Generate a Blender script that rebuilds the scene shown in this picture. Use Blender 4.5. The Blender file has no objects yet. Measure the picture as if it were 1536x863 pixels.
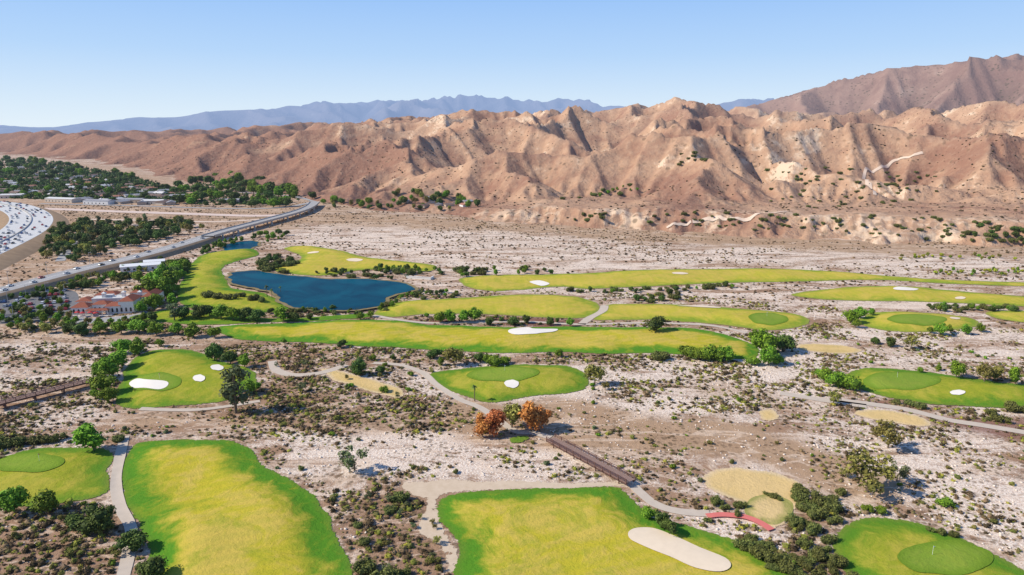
import bpy, math, random, time
import numpy as np
from math import radians, sin, cos, pi
from mathutils import Vector, geometry
rnd=random.Random(7); rng=np.random.default_rng(7)
COL=bpy.context.scene.collection
F=1038.0; PT=radians(12.8); CH=100.0
def ray(px,py):
    x=(px-768)/F; u=(431.5-py)/F
    return x, cos(PT)+u*sin(PT), -sin(PT)+u*cos(PT)
def at(px,py,z=0.0):
    x,y,d=ray(px,py); t=(z-CH)/d
    return np.array([x*t,y*t])
def depth(px,py,z=0.0):
    return (z-CH)/ray(px,py)[2]
# ---------------------------------------------------------------- noise
def _hash(ix,iy,seed):
    n=(ix.astype(np.int64)*374761393+iy.astype(np.int64)*668265263+seed*1442695041)&0x7fffffff
    n=((n^(n>>13))*1274126177)&0x7fffffff
    n=n^(n>>16)
    return (n&0xffff)/65535.0
def vnoise(x,y,seed=0):
    x=np.asarray(x,float); y=np.asarray(y,float)
    ix=np.floor(x); iy=np.floor(y); fx=x-ix; fy=y-iy
    fx=fx*fx*(3-2*fx); fy=fy*fy*(3-2*fy)
    a=_hash(ix,iy,seed); b=_hash(ix+1,iy,seed); c=_hash(ix,iy+1,seed); d=_hash(ix+1,iy+1,seed)
    return (a*(1-fx)+b*fx)*(1-fy)+(c*(1-fx)+d*fx)*fy
def fbm(x,y,o=4,seed=0):
    s=0;a=1;t=0
    for k in range(o):
        s=s+a*vnoise(x*2**k+17.3*k,y*2**k-9.1*k,seed+k); t+=a; a*=.5
    return s/t
def sst(a,b,x):
    t=np.clip((x-a)/(b-a),0,1); return t*t*(3-2*t)
# ---------------------------------------------------------------- mesh helpers
def tag(o,label=None,cat=None,group=None,kind=None):
    if label: o['label']=label
    if cat: o['category']=cat
    if group: o['group']=group
    if kind: o['kind']=kind
    return o
def tri_data(name,V,T,mats=None,attrs=None,smooth=False,mi=None):
    V=np.asarray(V,np.float32); T=np.asarray(T,np.int32); k=T.shape[1]
    me=bpy.data.meshes.new(name)
    me.vertices.add(len(V)); me.vertices.foreach_set('co',V.ravel())
    me.loops.add(T.size); me.loops.foreach_set('vertex_index',T.ravel())
    me.polygons.add(len(T)); me.polygons.foreach_set('loop_start',np.arange(0,T.size,k,dtype=np.int32))
    if mi is not None: me.polygons.foreach_set('material_index',np.asarray(mi,np.int32))
    if smooth: me.polygons.foreach_set('use_smooth',np.ones(len(T),bool))
    me.update(calc_edges=True); 
    for m in (mats or []): me.materials.append(m)
    for a,v in (attrs or {}).items():
        at_=me.attributes.new(a,'FLOAT','POINT'); at_.data.foreach_set('value',np.asarray(v,np.float32))
    return me
def link(name,me,parent=None):
    o=bpy.data.objects.new(name,me); COL.objects.link(o)
    if parent: o.parent=parent
    return o
def empty(name,loc=(0,0,0),rz=0):
    o=bpy.data.objects.new(name,None); COL.objects.link(o); o.location=loc; o.rotation_euler=(0,0,rz); o.empty_display_size=.5
    return o
class MB:
    def __init__(s): s.v=[]; s.f=[]
    def add(s,vs,fs):
        n=len(s.v); s.v+= [tuple(v) for v in vs]; s.f+=[tuple(i+n for i in f) for f in fs]
    def box(s,x0,x1,y0,y1,z0,z1):
        s.add([(x0,y0,z0),(x1,y0,z0),(x1,y1,z0),(x0,y1,z0),(x0,y0,z1),(x1,y0,z1),(x1,y1,z1),(x0,y1,z1)],
              [(0,3,2,1),(4,5,6,7),(0,1,5,4),(1,2,6,5),(2,3,7,6),(3,0,4,7)])
    def hip(s,cx,cy,w,d,z,h,o=.6,ridge=.5):
        w=w/2+o; d=d/2+o
        if w>=d: r=(w-d)+d*(1-ridge)*.6; R=[(cx-r,cy,z+h),(cx+r,cy,z+h)]; fs=[(0,1,5,4),(2,3,4,5),(1,2,5),(3,0,4),(3,2,1,0)]
        else: r=(d-w)+w*(1-ridge)*.6; R=[(cx,cy-r,z+h),(cx,cy+r,z+h)]; fs=[(0,1,4),(2,3,5),(1,2,5,4),(3,0,4,5),(3,2,1,0)]
        s.add([(cx-w,cy-d,z),(cx+w,cy-d,z),(cx+w,cy+d,z),(cx-w,cy+d,z)]+R,fs)
    def gable(s,cx,cy,w,d,z,h,o=.5):
        w=w/2+o; d=d/2+o
        s.add([(cx-w,cy-d,z),(cx+w,cy-d,z),(cx+w,cy+d,z),(cx-w,cy+d,z),(cx-w,cy,z+h),(cx+w,cy,z+h)],
              [(0,1,5,4),(2,3,4,5),(1,2,5),(3,0,4),(3,2,1,0)])
    def tube(s,p,q,r0,r1,n=6):
        p=Vector(p); q=Vector(q); a=(q-p).normalized(); u=a.orthogonal().normalized(); w=a.cross(u)
        vs=[]
        for c,r in ((p,r0),(q,r1)):
            for k in range(n):
                t=2*pi*k/n; vs.append(c+u*(r*cos(t))+w*(r*sin(t)))
        s.add(vs,[(k,(k+1)%n,n+(k+1)%n,n+k) for k in range(n)]+[tuple(range(n))[::-1],tuple(range(n,2*n))])
    def data(s,name,mat,smooth=False):
        me=bpy.data.meshes.new(name); me.from_pydata(s.v,[],s.f); me.materials.append(mat); me.update()
        if smooth:
            for p in me.polygons: p.use_smooth=True
        return me
    def build(s,name,mat,parent=None): return link(name,s.data(name,mat),parent)
# ---------------------------------------------------------------- materials
class NT:
    def __init__(s,name):
        s.m=bpy.data.materials.new(name); s.m.use_nodes=True; s.t=s.m.node_tree; s.n=s.t.nodes
        for x in list(s.n): s.n.remove(x)
        s.out=s.n.new('ShaderNodeOutputMaterial')
    def L(s,a,b): s.t.links.new(a,b)
    def val(s,sock,v):
        if hasattr(v,'is_output'): s.L(v,sock)
        elif v is not None: sock.default_value=v
    def pos(s,scale=(1,1,1),rot=0):
        g=s.n.new('ShaderNodeNewGeometry'); m=s.n.new('ShaderNodeMapping'); m.inputs['Scale'].default_value=scale; m.inputs['Rotation'].default_value=(0,0,rot)
        s.L(g.outputs['Position'],m.inputs['Vector']); return m.outputs[0]
    def noise(s,vec,scale,detail=4,rough=.55,dist=0):
        n=s.n.new('ShaderNodeTexNoise'); n.inputs['Scale'].default_value=scale; n.inputs['Detail'].default_value=detail
        n.inputs['Roughness'].default_value=rough; n.inputs['Distortion'].default_value=dist
        if vec: s.L(vec,n.inputs['Vector'])
        return n.outputs['Fac']
    def vor(s,vec,scale,feature='F1'):
        n=s.n.new('ShaderNodeTexVoronoi'); n.inputs['Scale'].default_value=scale; n.feature=feature
        if vec: s.L(vec,n.inputs['Vector'])
        return n.outputs
    def attr(s,a):
        n=s.n.new('ShaderNodeAttribute'); n.attribute_name=a; return n.outputs['Fac']
    def math(s,op,a,b=None,c=None,clamp=False):
        n=s.n.new('ShaderNodeMath'); n.operation=op; n.use_clamp=clamp
        s.val(n.inputs[0],a)
        if b is not None: s.val(n.inputs[1],b)
        if c is not None: s.val(n.inputs[2],c)
        return n.outputs[0]
    def ramp(s,x,a,b,lo=0.,hi=1.):
        n=s.n.new('ShaderNodeMapRange'); n.interpolation_type='SMOOTHSTEP'
        s.val(n.inputs[0],x); n.inputs[1].default_value=a; n.inputs[2].default_value=b; n.inputs[3].default_value=lo; n.inputs[4].default_value=hi
        return n.outputs[0]
    def mix(s,f,a,b,blend='MIX'):
        n=s.n.new('ShaderNodeMix'); n.data_type='RGBA'; n.blend_type=blend
        s.val(n.inputs[0],f)
        for k,v in ((6,a),(7,b)):
            if isinstance(v,tuple): v=(*v[:3],1)
            s.val(n.inputs[k],v)
        return n.outputs[2]
    def bsdf(s,col,rough=.9,spec=.15,normal=None,haze=None,hazecol=(.40,.50,.74),alpha=None,metal=0):
        p=s.n.new('ShaderNodeBsdfPrincipled')
        if isinstance(col,tuple): col=(*col[:3],1)
        s.val(p.inputs['Base Color'],col); s.val(p.inputs['Roughness'],rough); p.inputs['Specular IOR Level'].default_value=spec
        p.inputs['Metallic'].default_value=metal
        if normal: s.L(normal,p.inputs['Normal'])
        o=p.outputs[0]
        if alpha is not None:
            tr=s.n.new('ShaderNodeBsdfTransparent'); mx=s.n.new('ShaderNodeMixShader'); s.L(alpha,mx.inputs[0]); s.L(tr.outputs[0],mx.inputs[1]); s.L(o,mx.inputs[2]); o=mx.outputs[0]
        if haze:  # air haze painted into the surface: sky-coloured glow grows with distance from origin
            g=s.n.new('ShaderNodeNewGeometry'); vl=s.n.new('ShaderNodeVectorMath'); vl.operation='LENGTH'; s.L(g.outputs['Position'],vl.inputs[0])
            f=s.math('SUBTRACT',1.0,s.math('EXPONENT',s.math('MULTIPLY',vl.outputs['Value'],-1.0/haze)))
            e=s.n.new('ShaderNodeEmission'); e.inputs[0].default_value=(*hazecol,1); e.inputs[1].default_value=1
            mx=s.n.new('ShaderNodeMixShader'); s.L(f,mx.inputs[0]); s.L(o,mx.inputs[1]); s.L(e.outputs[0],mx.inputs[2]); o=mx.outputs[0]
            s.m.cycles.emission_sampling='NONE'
        s.L(o,s.out.inputs[0]); return s.m
    def bump(s,h,dist=1.,strength=1.):
        b=s.n.new('ShaderNodeBump'); b.inputs['Distance'].default_value=dist; b.inputs['Strength'].default_value=strength; s.L(h,b.inputs['Height']); return b.outputs[0]
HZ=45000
def plain(name,col,rough=.8,spec=.2,var=.12,scale=1.5,metal=0,haze=HZ):
    n=NT(name); f=n.noise(n.pos(),scale,3)
    c=n.mix(f,tuple(x*(1-var) for x in col),tuple(min(1,x*(1+var)) for x in col))
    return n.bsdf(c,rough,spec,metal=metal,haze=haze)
def foliage(name,dark,light):
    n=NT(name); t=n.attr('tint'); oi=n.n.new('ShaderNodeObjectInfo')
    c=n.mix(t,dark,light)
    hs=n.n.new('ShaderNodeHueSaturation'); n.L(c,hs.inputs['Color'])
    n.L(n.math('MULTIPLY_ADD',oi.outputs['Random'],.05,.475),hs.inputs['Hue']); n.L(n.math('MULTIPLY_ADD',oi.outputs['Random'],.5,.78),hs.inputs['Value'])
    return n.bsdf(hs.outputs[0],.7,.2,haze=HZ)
M={}
M['green']=foliage('leaf_green',(.045,.10,.008),(.25,.39,.025))
M['dark']=foliage('leaf_dark_green',(.020,.042,.009),(.125,.18,.030))
M['olive']=foliage('leaf_olive',(.08,.075,.02),(.36,.33,.07))
M['scrubby']=foliage('leaf_scrub_olive',(.04,.046,.012),(.20,.215,.05))
M['orange']=foliage('leaf_orange',(.28,.09,.018),(.80,.37,.09))
M['grey']=foliage('leaf_grey_green',(.05,.065,.03),(.22,.26,.10))
M['yellow']=foliage('leaf_yellow_green',(.16,.17,.015),(.55,.55,.05))
M['palm']=foliage('leaf_palm',(.03,.05,.01),(.16,.22,.05))
M['bark']=plain('bark',(.16,.12,.08))
def scrubmat(name):
    n=NT(name); t=n.attr('tint'); r=n.n.new('ShaderNodeValToRGB'); n.L(t,r.inputs[0]); e=r.color_ramp.elements
    e[0].position=0; e[0].color=(.045,.035,.018,1); e[1].position=1; e[1].color=(.46,.39,.06,1)
    for p,c in ((.25,(.12,.08,.04)),(.5,(.30,.20,.11)),(.68,(.14,.15,.032)),(.85,(.28,.29,.045))):
        x=e.new(p); x.color=(*c,1)
    return n.bsdf(r.outputs[0],.9,.1,haze=HZ)
M['scrub']=scrubmat('scrub')
M['rock']=plain('river_rock',(.78,.66,.55),var=.2)
def groundmat():
    n=NT('riverbed_ground'); P=n.pos(); PS=n.pos((.36,1,1),.18)
    wh=n.attr('white'); br=n.attr('brown'); tn=n.attr('tan'); mu=n.attr('mulch')
    a=n.noise(PS,.045,6,.68,1.8); b=n.noise(P,.30,5,.7); c=n.noise(P,1.6,4,.75)
    m=n.math('ADD',n.math('MULTIPLY_ADD',a,1.6,n.math('MULTIPLY',b,.8)),n.math('MULTIPLY',c,.46))
    m=n.math('ADD',m,n.math('MULTIPLY',wh,.21)); m=n.math('SUBTRACT',m,n.math('MULTIPLY',br,.22))
    f=n.ramp(m,1.32,1.70)
    brown=n.mix(n.noise(P,.15,4),(.25,.14,.085),(.49,.31,.195))
    white=n.mix(n.ramp(c,.35,.60),(.58,.40,.285),(.94,.80,.66))
    col=n.mix(f,brown,white)
    tan=n.mix(n.noise(PS,.12,5,.65),(.36,.215,.125),(.56,.38,.24))
    col=n.mix(n.math('MULTIPLY',tn,n.ramp(b,.25,.55,.75,1.),clamp=True),col,tan)
    ch=n.noise(PS,.022,5,.6,2.5); chm=n.ramp(n.math('ABSOLUTE',n.math('SUBTRACT',ch,.5)),.006,.03,1,0)
    col=n.mix(n.math('MULTIPLY',chm,.5),col,(.82,.63,.47))
    v=n.vor(P,.55); s1=n.ramp(v['Distance'],.25,.5,1,0); sel=n.ramp(n.math('ADD',n.noise(P,.06,3),n.math('MULTIPLY',br,.2)),.42,.60)
    col=n.mix(n.math('MULTIPLY',n.math('MULTIPLY',s1,sel),.68),col,(.14,.09,.05))
    v2=n.vor(P,1.5); s2=n.ramp(v2['Distance'],.15,.4,1,0)
    col=n.mix(n.math('MULTIPLY',n.math('MULTIPLY',s2,n.ramp(b,.38,.62)),.55),col,(.22,.15,.08))
    col=n.mix(mu,col,n.mix(c,(.17,.07,.05),(.30,.14,.10)))
    h=n.math('ADD',n.math('MULTIPLY',b,1.2),n.math('MULTIPLY',c,.5))
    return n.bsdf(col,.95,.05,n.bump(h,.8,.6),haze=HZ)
M['ground']=groundmat()
def turfmat(name,inner,rim,edge,dry=.5,w0=3,w1=12,stripe=0.0,alpha=True,ang=0,gold=(.60,.44,.085)):
    n=NT(name); P=n.pos(); ed=n.attr('ed')
    big=n.noise(P,.026,5,.62,1.2); mid=n.noise(P,.11,6,.7,.8); fine=n.noise(P,1.0,4,.75)
    e=n.math('ADD',ed,n.math('MULTIPLY_ADD',big,20,n.math('MULTIPLY_ADD',mid,16,-18)))
    col=n.mix(n.ramp(e,w0,w1),rim,inner)
    gm=n.math('MULTIPLY',n.ramp(n.math('ADD',n.math('MULTIPLY',big,.5),n.math('MULTIPLY',mid,.6)),.48,.60),n.ramp(e,w0+1,w1+2))
    col=n.mix(n.math('MULTIPLY',gm,dry),col,gold)
    g2=n.ramp(n.noise(P,.05,6,.72,1.5),.50,.64,0,.6)
    col=n.mix(g2,col,tuple(.5*a+.5*b for a,b in zip(rim,inner)))
    g3=n.ramp(n.noise(P,.16,5,.75,1.),.54,.70,0,.5)
    col=n.mix(g3,col,tuple(x*.8 for x in inner))
    if stripe:
        mp=n.n.new('ShaderNodeMapping'); mp.inputs['Rotation'].default_value=(0,0,ang); n.L(P,mp.inputs['Vector'])
        w=n.n.new('ShaderNodeTexWave'); w.inputs['Scale'].default_value=.07; w.inputs['Distortion'].default_value=1.0; n.L(mp.outputs[0],w.inputs['Vector'])
        col=n.mix(n.math('MULTIPLY',n.ramp(w.outputs['Fac'],.2,.8),stripe),col,(rim[0]*1.2,rim[1]*1.05,rim[2]))
    col=n.mix(n.ramp(n.math('ADD',ed,n.math('MULTIPLY',mid,4)),1.6,5.4,.85,0),col,edge)
    col=n.mix(n.ramp(fine,.5,.8,0,.35),col,tuple(a*.6 for a in rim))
    al=None
    if alpha:
        al=n.math('GREATER_THAN',n.math('ADD',n.math('MULTIPLY',ed,.32),n.noise(P,.7,4,.75)),.72)
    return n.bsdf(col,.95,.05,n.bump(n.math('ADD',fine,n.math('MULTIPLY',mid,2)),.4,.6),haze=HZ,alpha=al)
M['fairway']=turfmat('fairway_grass',(.52,.43,.035),(.095,.25,.018),(.15,.23,.03),stripe=.10,ang=1.2,dry=.9,w0=4,w1=12)
M['turf_green']=turfmat('rough_grass',(.34,.35,.028),(.105,.24,.018),(.20,.24,.04),dry=.4,w0=1,w1=10,stripe=.12,ang=.3)
M['far_turf']=turfmat('far_fairway_grass',(.52,.44,.05),(.22,.31,.028),(.34,.31,.08),w0=0,w1=11,dry=.8,stripe=.08)
M['dryturf']=turfmat('dry_tee_grass',(.72,.50,.21),(.62,.44,.17),(.74,.57,.38),dry=.2,w0=0,w1=4,gold=(.76,.54,.28))
M['drylobe']=turfmat('dry_tee_lobe_grass',(.70,.50,.22),(.34,.31,.09),(.30,.30,.08),dry=.3,w0=-1,w1=3,gold=(.76,.54,.28),alpha=False)
M['putting']=turfmat('putting_green_grass',(.21,.305,.035),(.22,.32,.032),(.15,.25,.02),dry=.1,w0=0,w1=4,alpha=False,stripe=.12)
M['sand']=plain('bunker_sand',(.88,.80,.69),.95,.05,.06,.5)
M['sandtan']=plain('bunker_sand_tan',(.82,.66,.48),.95,.05,.08,.5)
M['dirt']=(lambda n: n.bsdf(n.mix(n.noise(n.pos(),.4,5,.7),(.50,.37,.24),(.78,.62,.46)),.95,.05,haze=HZ,alpha=n.math('GREATER_THAN',n.math('ADD',n.math('MULTIPLY',n.attr('ed'),.22),n.noise(n.pos(),.5,5,.75)),.75)))(NT('packed_sand'))
M['path']=plain('cart_path_concrete',(.58,.48,.38),.9,.1,.12,.4)
M['redpath']=plain('red_path',(.70,.19,.16),.85,.1,.15,.5)
M['asphalt']=plain('asphalt',(.20,.19,.185),.9,.1,.18,.3)
M['road']=plain('worn_road',(.40,.38,.36),.9,.1,.15,.2)
M['concrete']=plain('freeway_concrete',(.62,.60,.57),.85,.1,.08,.1)
M['conc2']=plain('bridge_concrete',(.58,.54,.49),.85,.1,.12,.3)
M['channel']=plain('channel_concrete',(.70,.54,.45),.85,.1,.1,.1)
M['bank']=plain('embankment_soil',(.36,.245,.15),.95,.05,.3,.15)
M['paint']=plain('lane_paint',(.8,.8,.78))
M['wood']=plain('weathered_brown_timber',(.15,.08,.065),.85,.15,.25,2)
M['wooddeck']=plain('timber_deck',(.33,.22,.18),.85,.15,.25,2)
M['cream']=plain('cream_stucco',(.80,.76,.69))
M['tile']=(lambda n: n.bsdf(n.mix(n.noise(n.pos(),1.2,4,.7),(.20,.06,.038),(.42,.15,.09)),.85,.1,haze=HZ))(NT('red_roof_tile'))
M['flat']=plain('flat_grey_roof',(.62,.60,.57))
M['win']=plain('window_glass',(.03,.04,.05),.15,.5,.1,1,haze=None)
M['white']=plain('white_paint',(.80,.79,.77),.6,.3,.04)
M['redfab']=plain('red_canvas',(.5,.05,.05))
M['roofs']=[plain('roof_%s'%k,c) for k,c in (('brown',(.22,.15,.12)),('grey',(.34,.33,.34)),('pale',(.68,.65,.62)),('terracotta',(.42,.2,.13)))]
M['walls']=[plain('wall_%s'%k,c) for k,c in (('beige',(.6,.52,.43)),('white',(.75,.73,.7)),('tan',(.45,.36,.28)))]
M['cars']=[('white',plain('car_white',(.8,.8,.8),.3,.5,.02)),('silver',plain('car_silver',(.45,.46,.48),.3,.5,.02)),('black',plain('car_black',(.02,.02,.022),.3,.5,.02)),
  ('red',plain('car_red',(.45,.03,.03),.3,.5,.02)),('blue',plain('car_blue',(.04,.1,.3),.3,.5,.02))]
M['rubber']=plain('tyre_rubber',(.02,.02,.02))
M['metal']=plain('galvanised_metal',(.35,.35,.36),.5,.4)
def watermat():
    n=NT('pond_water'); P=n.pos()
    col=n.mix(n.ramp(n.noise(P,.025,4,.6,1.),.35,.65),(.001,.042,.080),(.003,.085,.130))
    p=n.bsdf(col,.35,.02,n.bump(n.noise(P,.8,3,.6),.12,.35)); return p
M['water']=watermat()
M['shore']=plain('pond_shore',(.26,.2,.1),.95,.05,.3,.3)
def hillmat(name,tan,brown,pale,dark,haze,sc=1.0,speck=.6,hazecol=(.40,.46,.62),lo=.98,hi=1.09):
    n=NT(name); P=n.pos(); g=n.n.new('ShaderNodeNewGeometry'); sx=n.n.new('ShaderNodeSeparateXYZ'); n.L(g.outputs['True Normal'],sx.inputs[0])
    gl=n.attr('gully'); lf=n.attr('left'); big=n.noise(P,.0035*sc,4,.6); mid=n.noise(P,.02*sc,5,.65); fine=n.noise(P,.12*sc,5,.7)
    col=n.mix(n.ramp(n.math('SUBTRACT',n.math('ADD',big,n.math('MULTIPLY_ADD',mid,.6,-.3)),n.math('MULTIPLY',lf,.26)),.36,.60),brown,tan)
    col=n.mix(n.math('MULTIPLY',n.ramp(fine,.45,.72),.16),col,pale)
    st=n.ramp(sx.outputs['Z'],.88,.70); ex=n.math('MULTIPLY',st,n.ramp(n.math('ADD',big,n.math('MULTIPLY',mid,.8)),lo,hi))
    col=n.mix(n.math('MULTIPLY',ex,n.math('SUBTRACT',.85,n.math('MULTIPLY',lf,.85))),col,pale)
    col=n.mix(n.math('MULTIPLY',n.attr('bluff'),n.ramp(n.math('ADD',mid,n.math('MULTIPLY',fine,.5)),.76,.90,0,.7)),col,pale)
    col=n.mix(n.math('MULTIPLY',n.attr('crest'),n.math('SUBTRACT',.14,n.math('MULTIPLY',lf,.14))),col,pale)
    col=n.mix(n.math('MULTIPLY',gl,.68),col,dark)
    v=n.vor(P,.09*sc); sp=n.math('MULTIPLY',n.ramp(v['Distance'],.18,.36,1,0),n.ramp(n.math('ADD',mid,n.math('MULTIPLY',gl,.25)),.46,.62))
    col=n.mix(n.math('MULTIPLY',sp,speck),col,(.10,.075,.045))
    nm=n.bump(n.math('ADD',n.math('MULTIPLY',mid,2.4),n.math('MULTIPLY',fine,1.)),3.4/sc,.8)
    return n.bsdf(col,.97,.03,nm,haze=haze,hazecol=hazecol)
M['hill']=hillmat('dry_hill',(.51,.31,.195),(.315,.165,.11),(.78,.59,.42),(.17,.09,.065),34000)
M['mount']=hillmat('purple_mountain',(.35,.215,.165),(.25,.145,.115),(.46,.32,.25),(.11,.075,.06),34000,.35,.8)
M['farm']=hillmat('far_mountain',(.24,.21,.22),(.15,.15,.18),(.34,.30,.30),(.06,.07,.10),14000,.12,.2,(.36,.50,.80))  # bluish base colours and blue glow paint distance haze into the range

# ---------------------------------------------------------------- polygons in the world
def catmull(P,closed=True,n=6):
    P=np.asarray(P,float); N=len(P); out=[]
    rg=range(N) if closed else range(N-1)
    for i in rg:
        if closed: a,b,c,d=P[i-1],P[i],P[(i+1)%N],P[(i+2)%N]
        else: a,b,c,d=P[max(i-1,0)],P[i],P[i+1],P[min(i+2,N-1)]
        for k in range(n):
            t=k/n
            out.append(.5*((2*b)+(c-a)*t+(2*a-5*b+4*c-d)*t*t+(3*b-a-3*c+d)*t**3))
    if not closed: out.append(P[-1])
    return np.array(out)
def pxpoly(pts,n=6,wob=.8):
    W=catmull([at(*p) for p in pts],True,n)
    if wob:
        W=W+wob*np.stack([fbm(W[:,0]*.12,W[:,1]*.12,3,5)-.5,fbm(W[:,0]*.12,W[:,1]*.12,3,9)-.5],1)*4
    return W
def ell(cx,cy,rx,ry,n=14): return [(cx+rx*cos(2*pi*k/n)*(1+.07*sin(3.1*k)),cy+ry*sin(2*pi*k/n)*(1+.07*cos(2.3*k))) for k in range(n)]
def segdist(Q,P,closed=True):
    A=P; B=np.roll(P,-1,0)
    if not closed: A=A[:-1]; B=B[:-1]
    best=np.full(len(Q),1e18)
    for a,b in zip(A,B):
        ab=b-a; L=max(ab@ab,1e-9); t=np.clip(((Q-a)@ab)/L,0,1); d=Q-a-t[:,None]*ab; best=np.minimum(best,(d*d).sum(1))
    return np.sqrt(best)
def inside(Q,P):
    c=np.zeros(len(Q),bool); A=P; B=np.roll(P,-1,0); x,y=Q[:,0],Q[:,1]
    for a,b in zip(A,B):
        if a[1]==b[1]: continue
        m=((a[1]>y)!=(b[1]>y))&(x<(b[0]-a[0])*(y-a[1])/(b[1]-a[1])+a[0]); c^=m
    return c
TURFS=[]; EXC=[]
AMP=2.4
def und(x,y): return fbm(x/30,y/30,2,31)
def TH(Q):
    Q=np.atleast_2d(Q); z=np.zeros(len(Q))
    for P in TURFS:
        lo=P.min(0); hi=P.max(0); m=((Q>=lo)&(Q<=hi)).all(1); idx=np.nonzero(m)[0]
        if len(idx)==0: continue
        idx=idx[inside(Q[idx],P)]
        if len(idx)==0: continue
        q=Q[idx]; z[idx]=np.maximum(z[idx],.12+AMP*sst(0,14,segdist(q,P))*und(q[:,0],q[:,1]))
    return z
def sheet(name,P,mat,z=.1,mode='flat',gmin=2.0,div=45,label=None,cat=None,dz=0,kind='structure'):
    lo=P.min(0); hi=P.max(0)
    A=abs(np.sum(P[:,0]*np.roll(P[:,1],-1)-P[:,1]*np.roll(P[:,0],-1)))/2
    g=max(gmin,math.sqrt(A)/div)
    X,Y=np.meshgrid(np.arange(lo[0]+g/2,hi[0],g),np.arange(lo[1]+g/2,hi[1],g)); Q=np.stack([X.ravel(),Y.ravel()],1)
    Q=Q+rng.uniform(-.15,.15,Q.shape)*g
    Q=Q[inside(Q,P)] if len(Q) else Q
    if len(Q): Q=Q[segdist(Q,P)>.45*g]
    pts=[Vector(p) for p in P]+[Vector(q) for q in Q]
    r=geometry.delaunay_2d_cdt(pts,[],[list(range(len(P)))],1,1e-4)
    V=np.array([tuple(v) for v in r[0]]); T=[f for f in r[2] if len(f)==3]
    T=np.array(T); 
    a,b,c=V[T[:,0]],V[T[:,1]],V[T[:,2]]; cr=(b[:,0]-a[:,0])*(c[:,1]-a[:,1])-(b[:,1]-a[:,1])*(c[:,0]-a[:,0]); T[cr<0]=T[cr<0][:,::-1]
    ed=segdist(V,P)
    if mode=='turf': zz=z+AMP*sst(0,14,ed)*und(V[:,0],V[:,1]); 
    elif mode=='on': zz=TH(V)+z
    else: zz=np.full(len(V),z)
    me=tri_data(name,np.column_stack([V,zz]),T,[mat],{'ed':ed},True)
    o=link(name,me); tag(o,label or name,cat or name.replace('_',' '),None,kind); return o
RIB=[]
def ribbon(name,pts,w,mat,z=.16,on=True,label=None,cat=None,world=False,step=6,taper=None,keep=True):
    C=np.array(pts,float) if world else np.array([at(*p[:2]) for p in pts]); C=catmull(C,False,step)
    t=np.gradient(C,axis=0); t/=np.linalg.norm(t,axis=1)[:,None]+1e-9; nn=np.stack([-t[:,1],t[:,0]],1)
    ww=w*(1+.12*(fbm(C[:,0]*.1,C[:,1]*.1,2,3)-.5)*2)[:,None] if w<12 else np.full((len(C),1),w)
    R=[C+nn*ww*k for k in (.5,.17,-.17,-.5)]; V=np.concatenate(R); n=len(C)
    zz=TH(V)+z if on else np.full(len(V),z)
    F4=[(a*n+i,(a+1)*n+i,(a+1)*n+i+1,a*n+i+1) for a in range(3) for i in range(n-1)]
    me=tri_data(name,np.column_stack([V,zz]),np.array(F4),[mat],{'ed':np.full(len(V),9.)},True)
    o=link(name,me); tag(o,label or name,cat or name.replace('_',' '),None,'structure')
    if keep: RIB.append((C,w))
    return o
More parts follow.
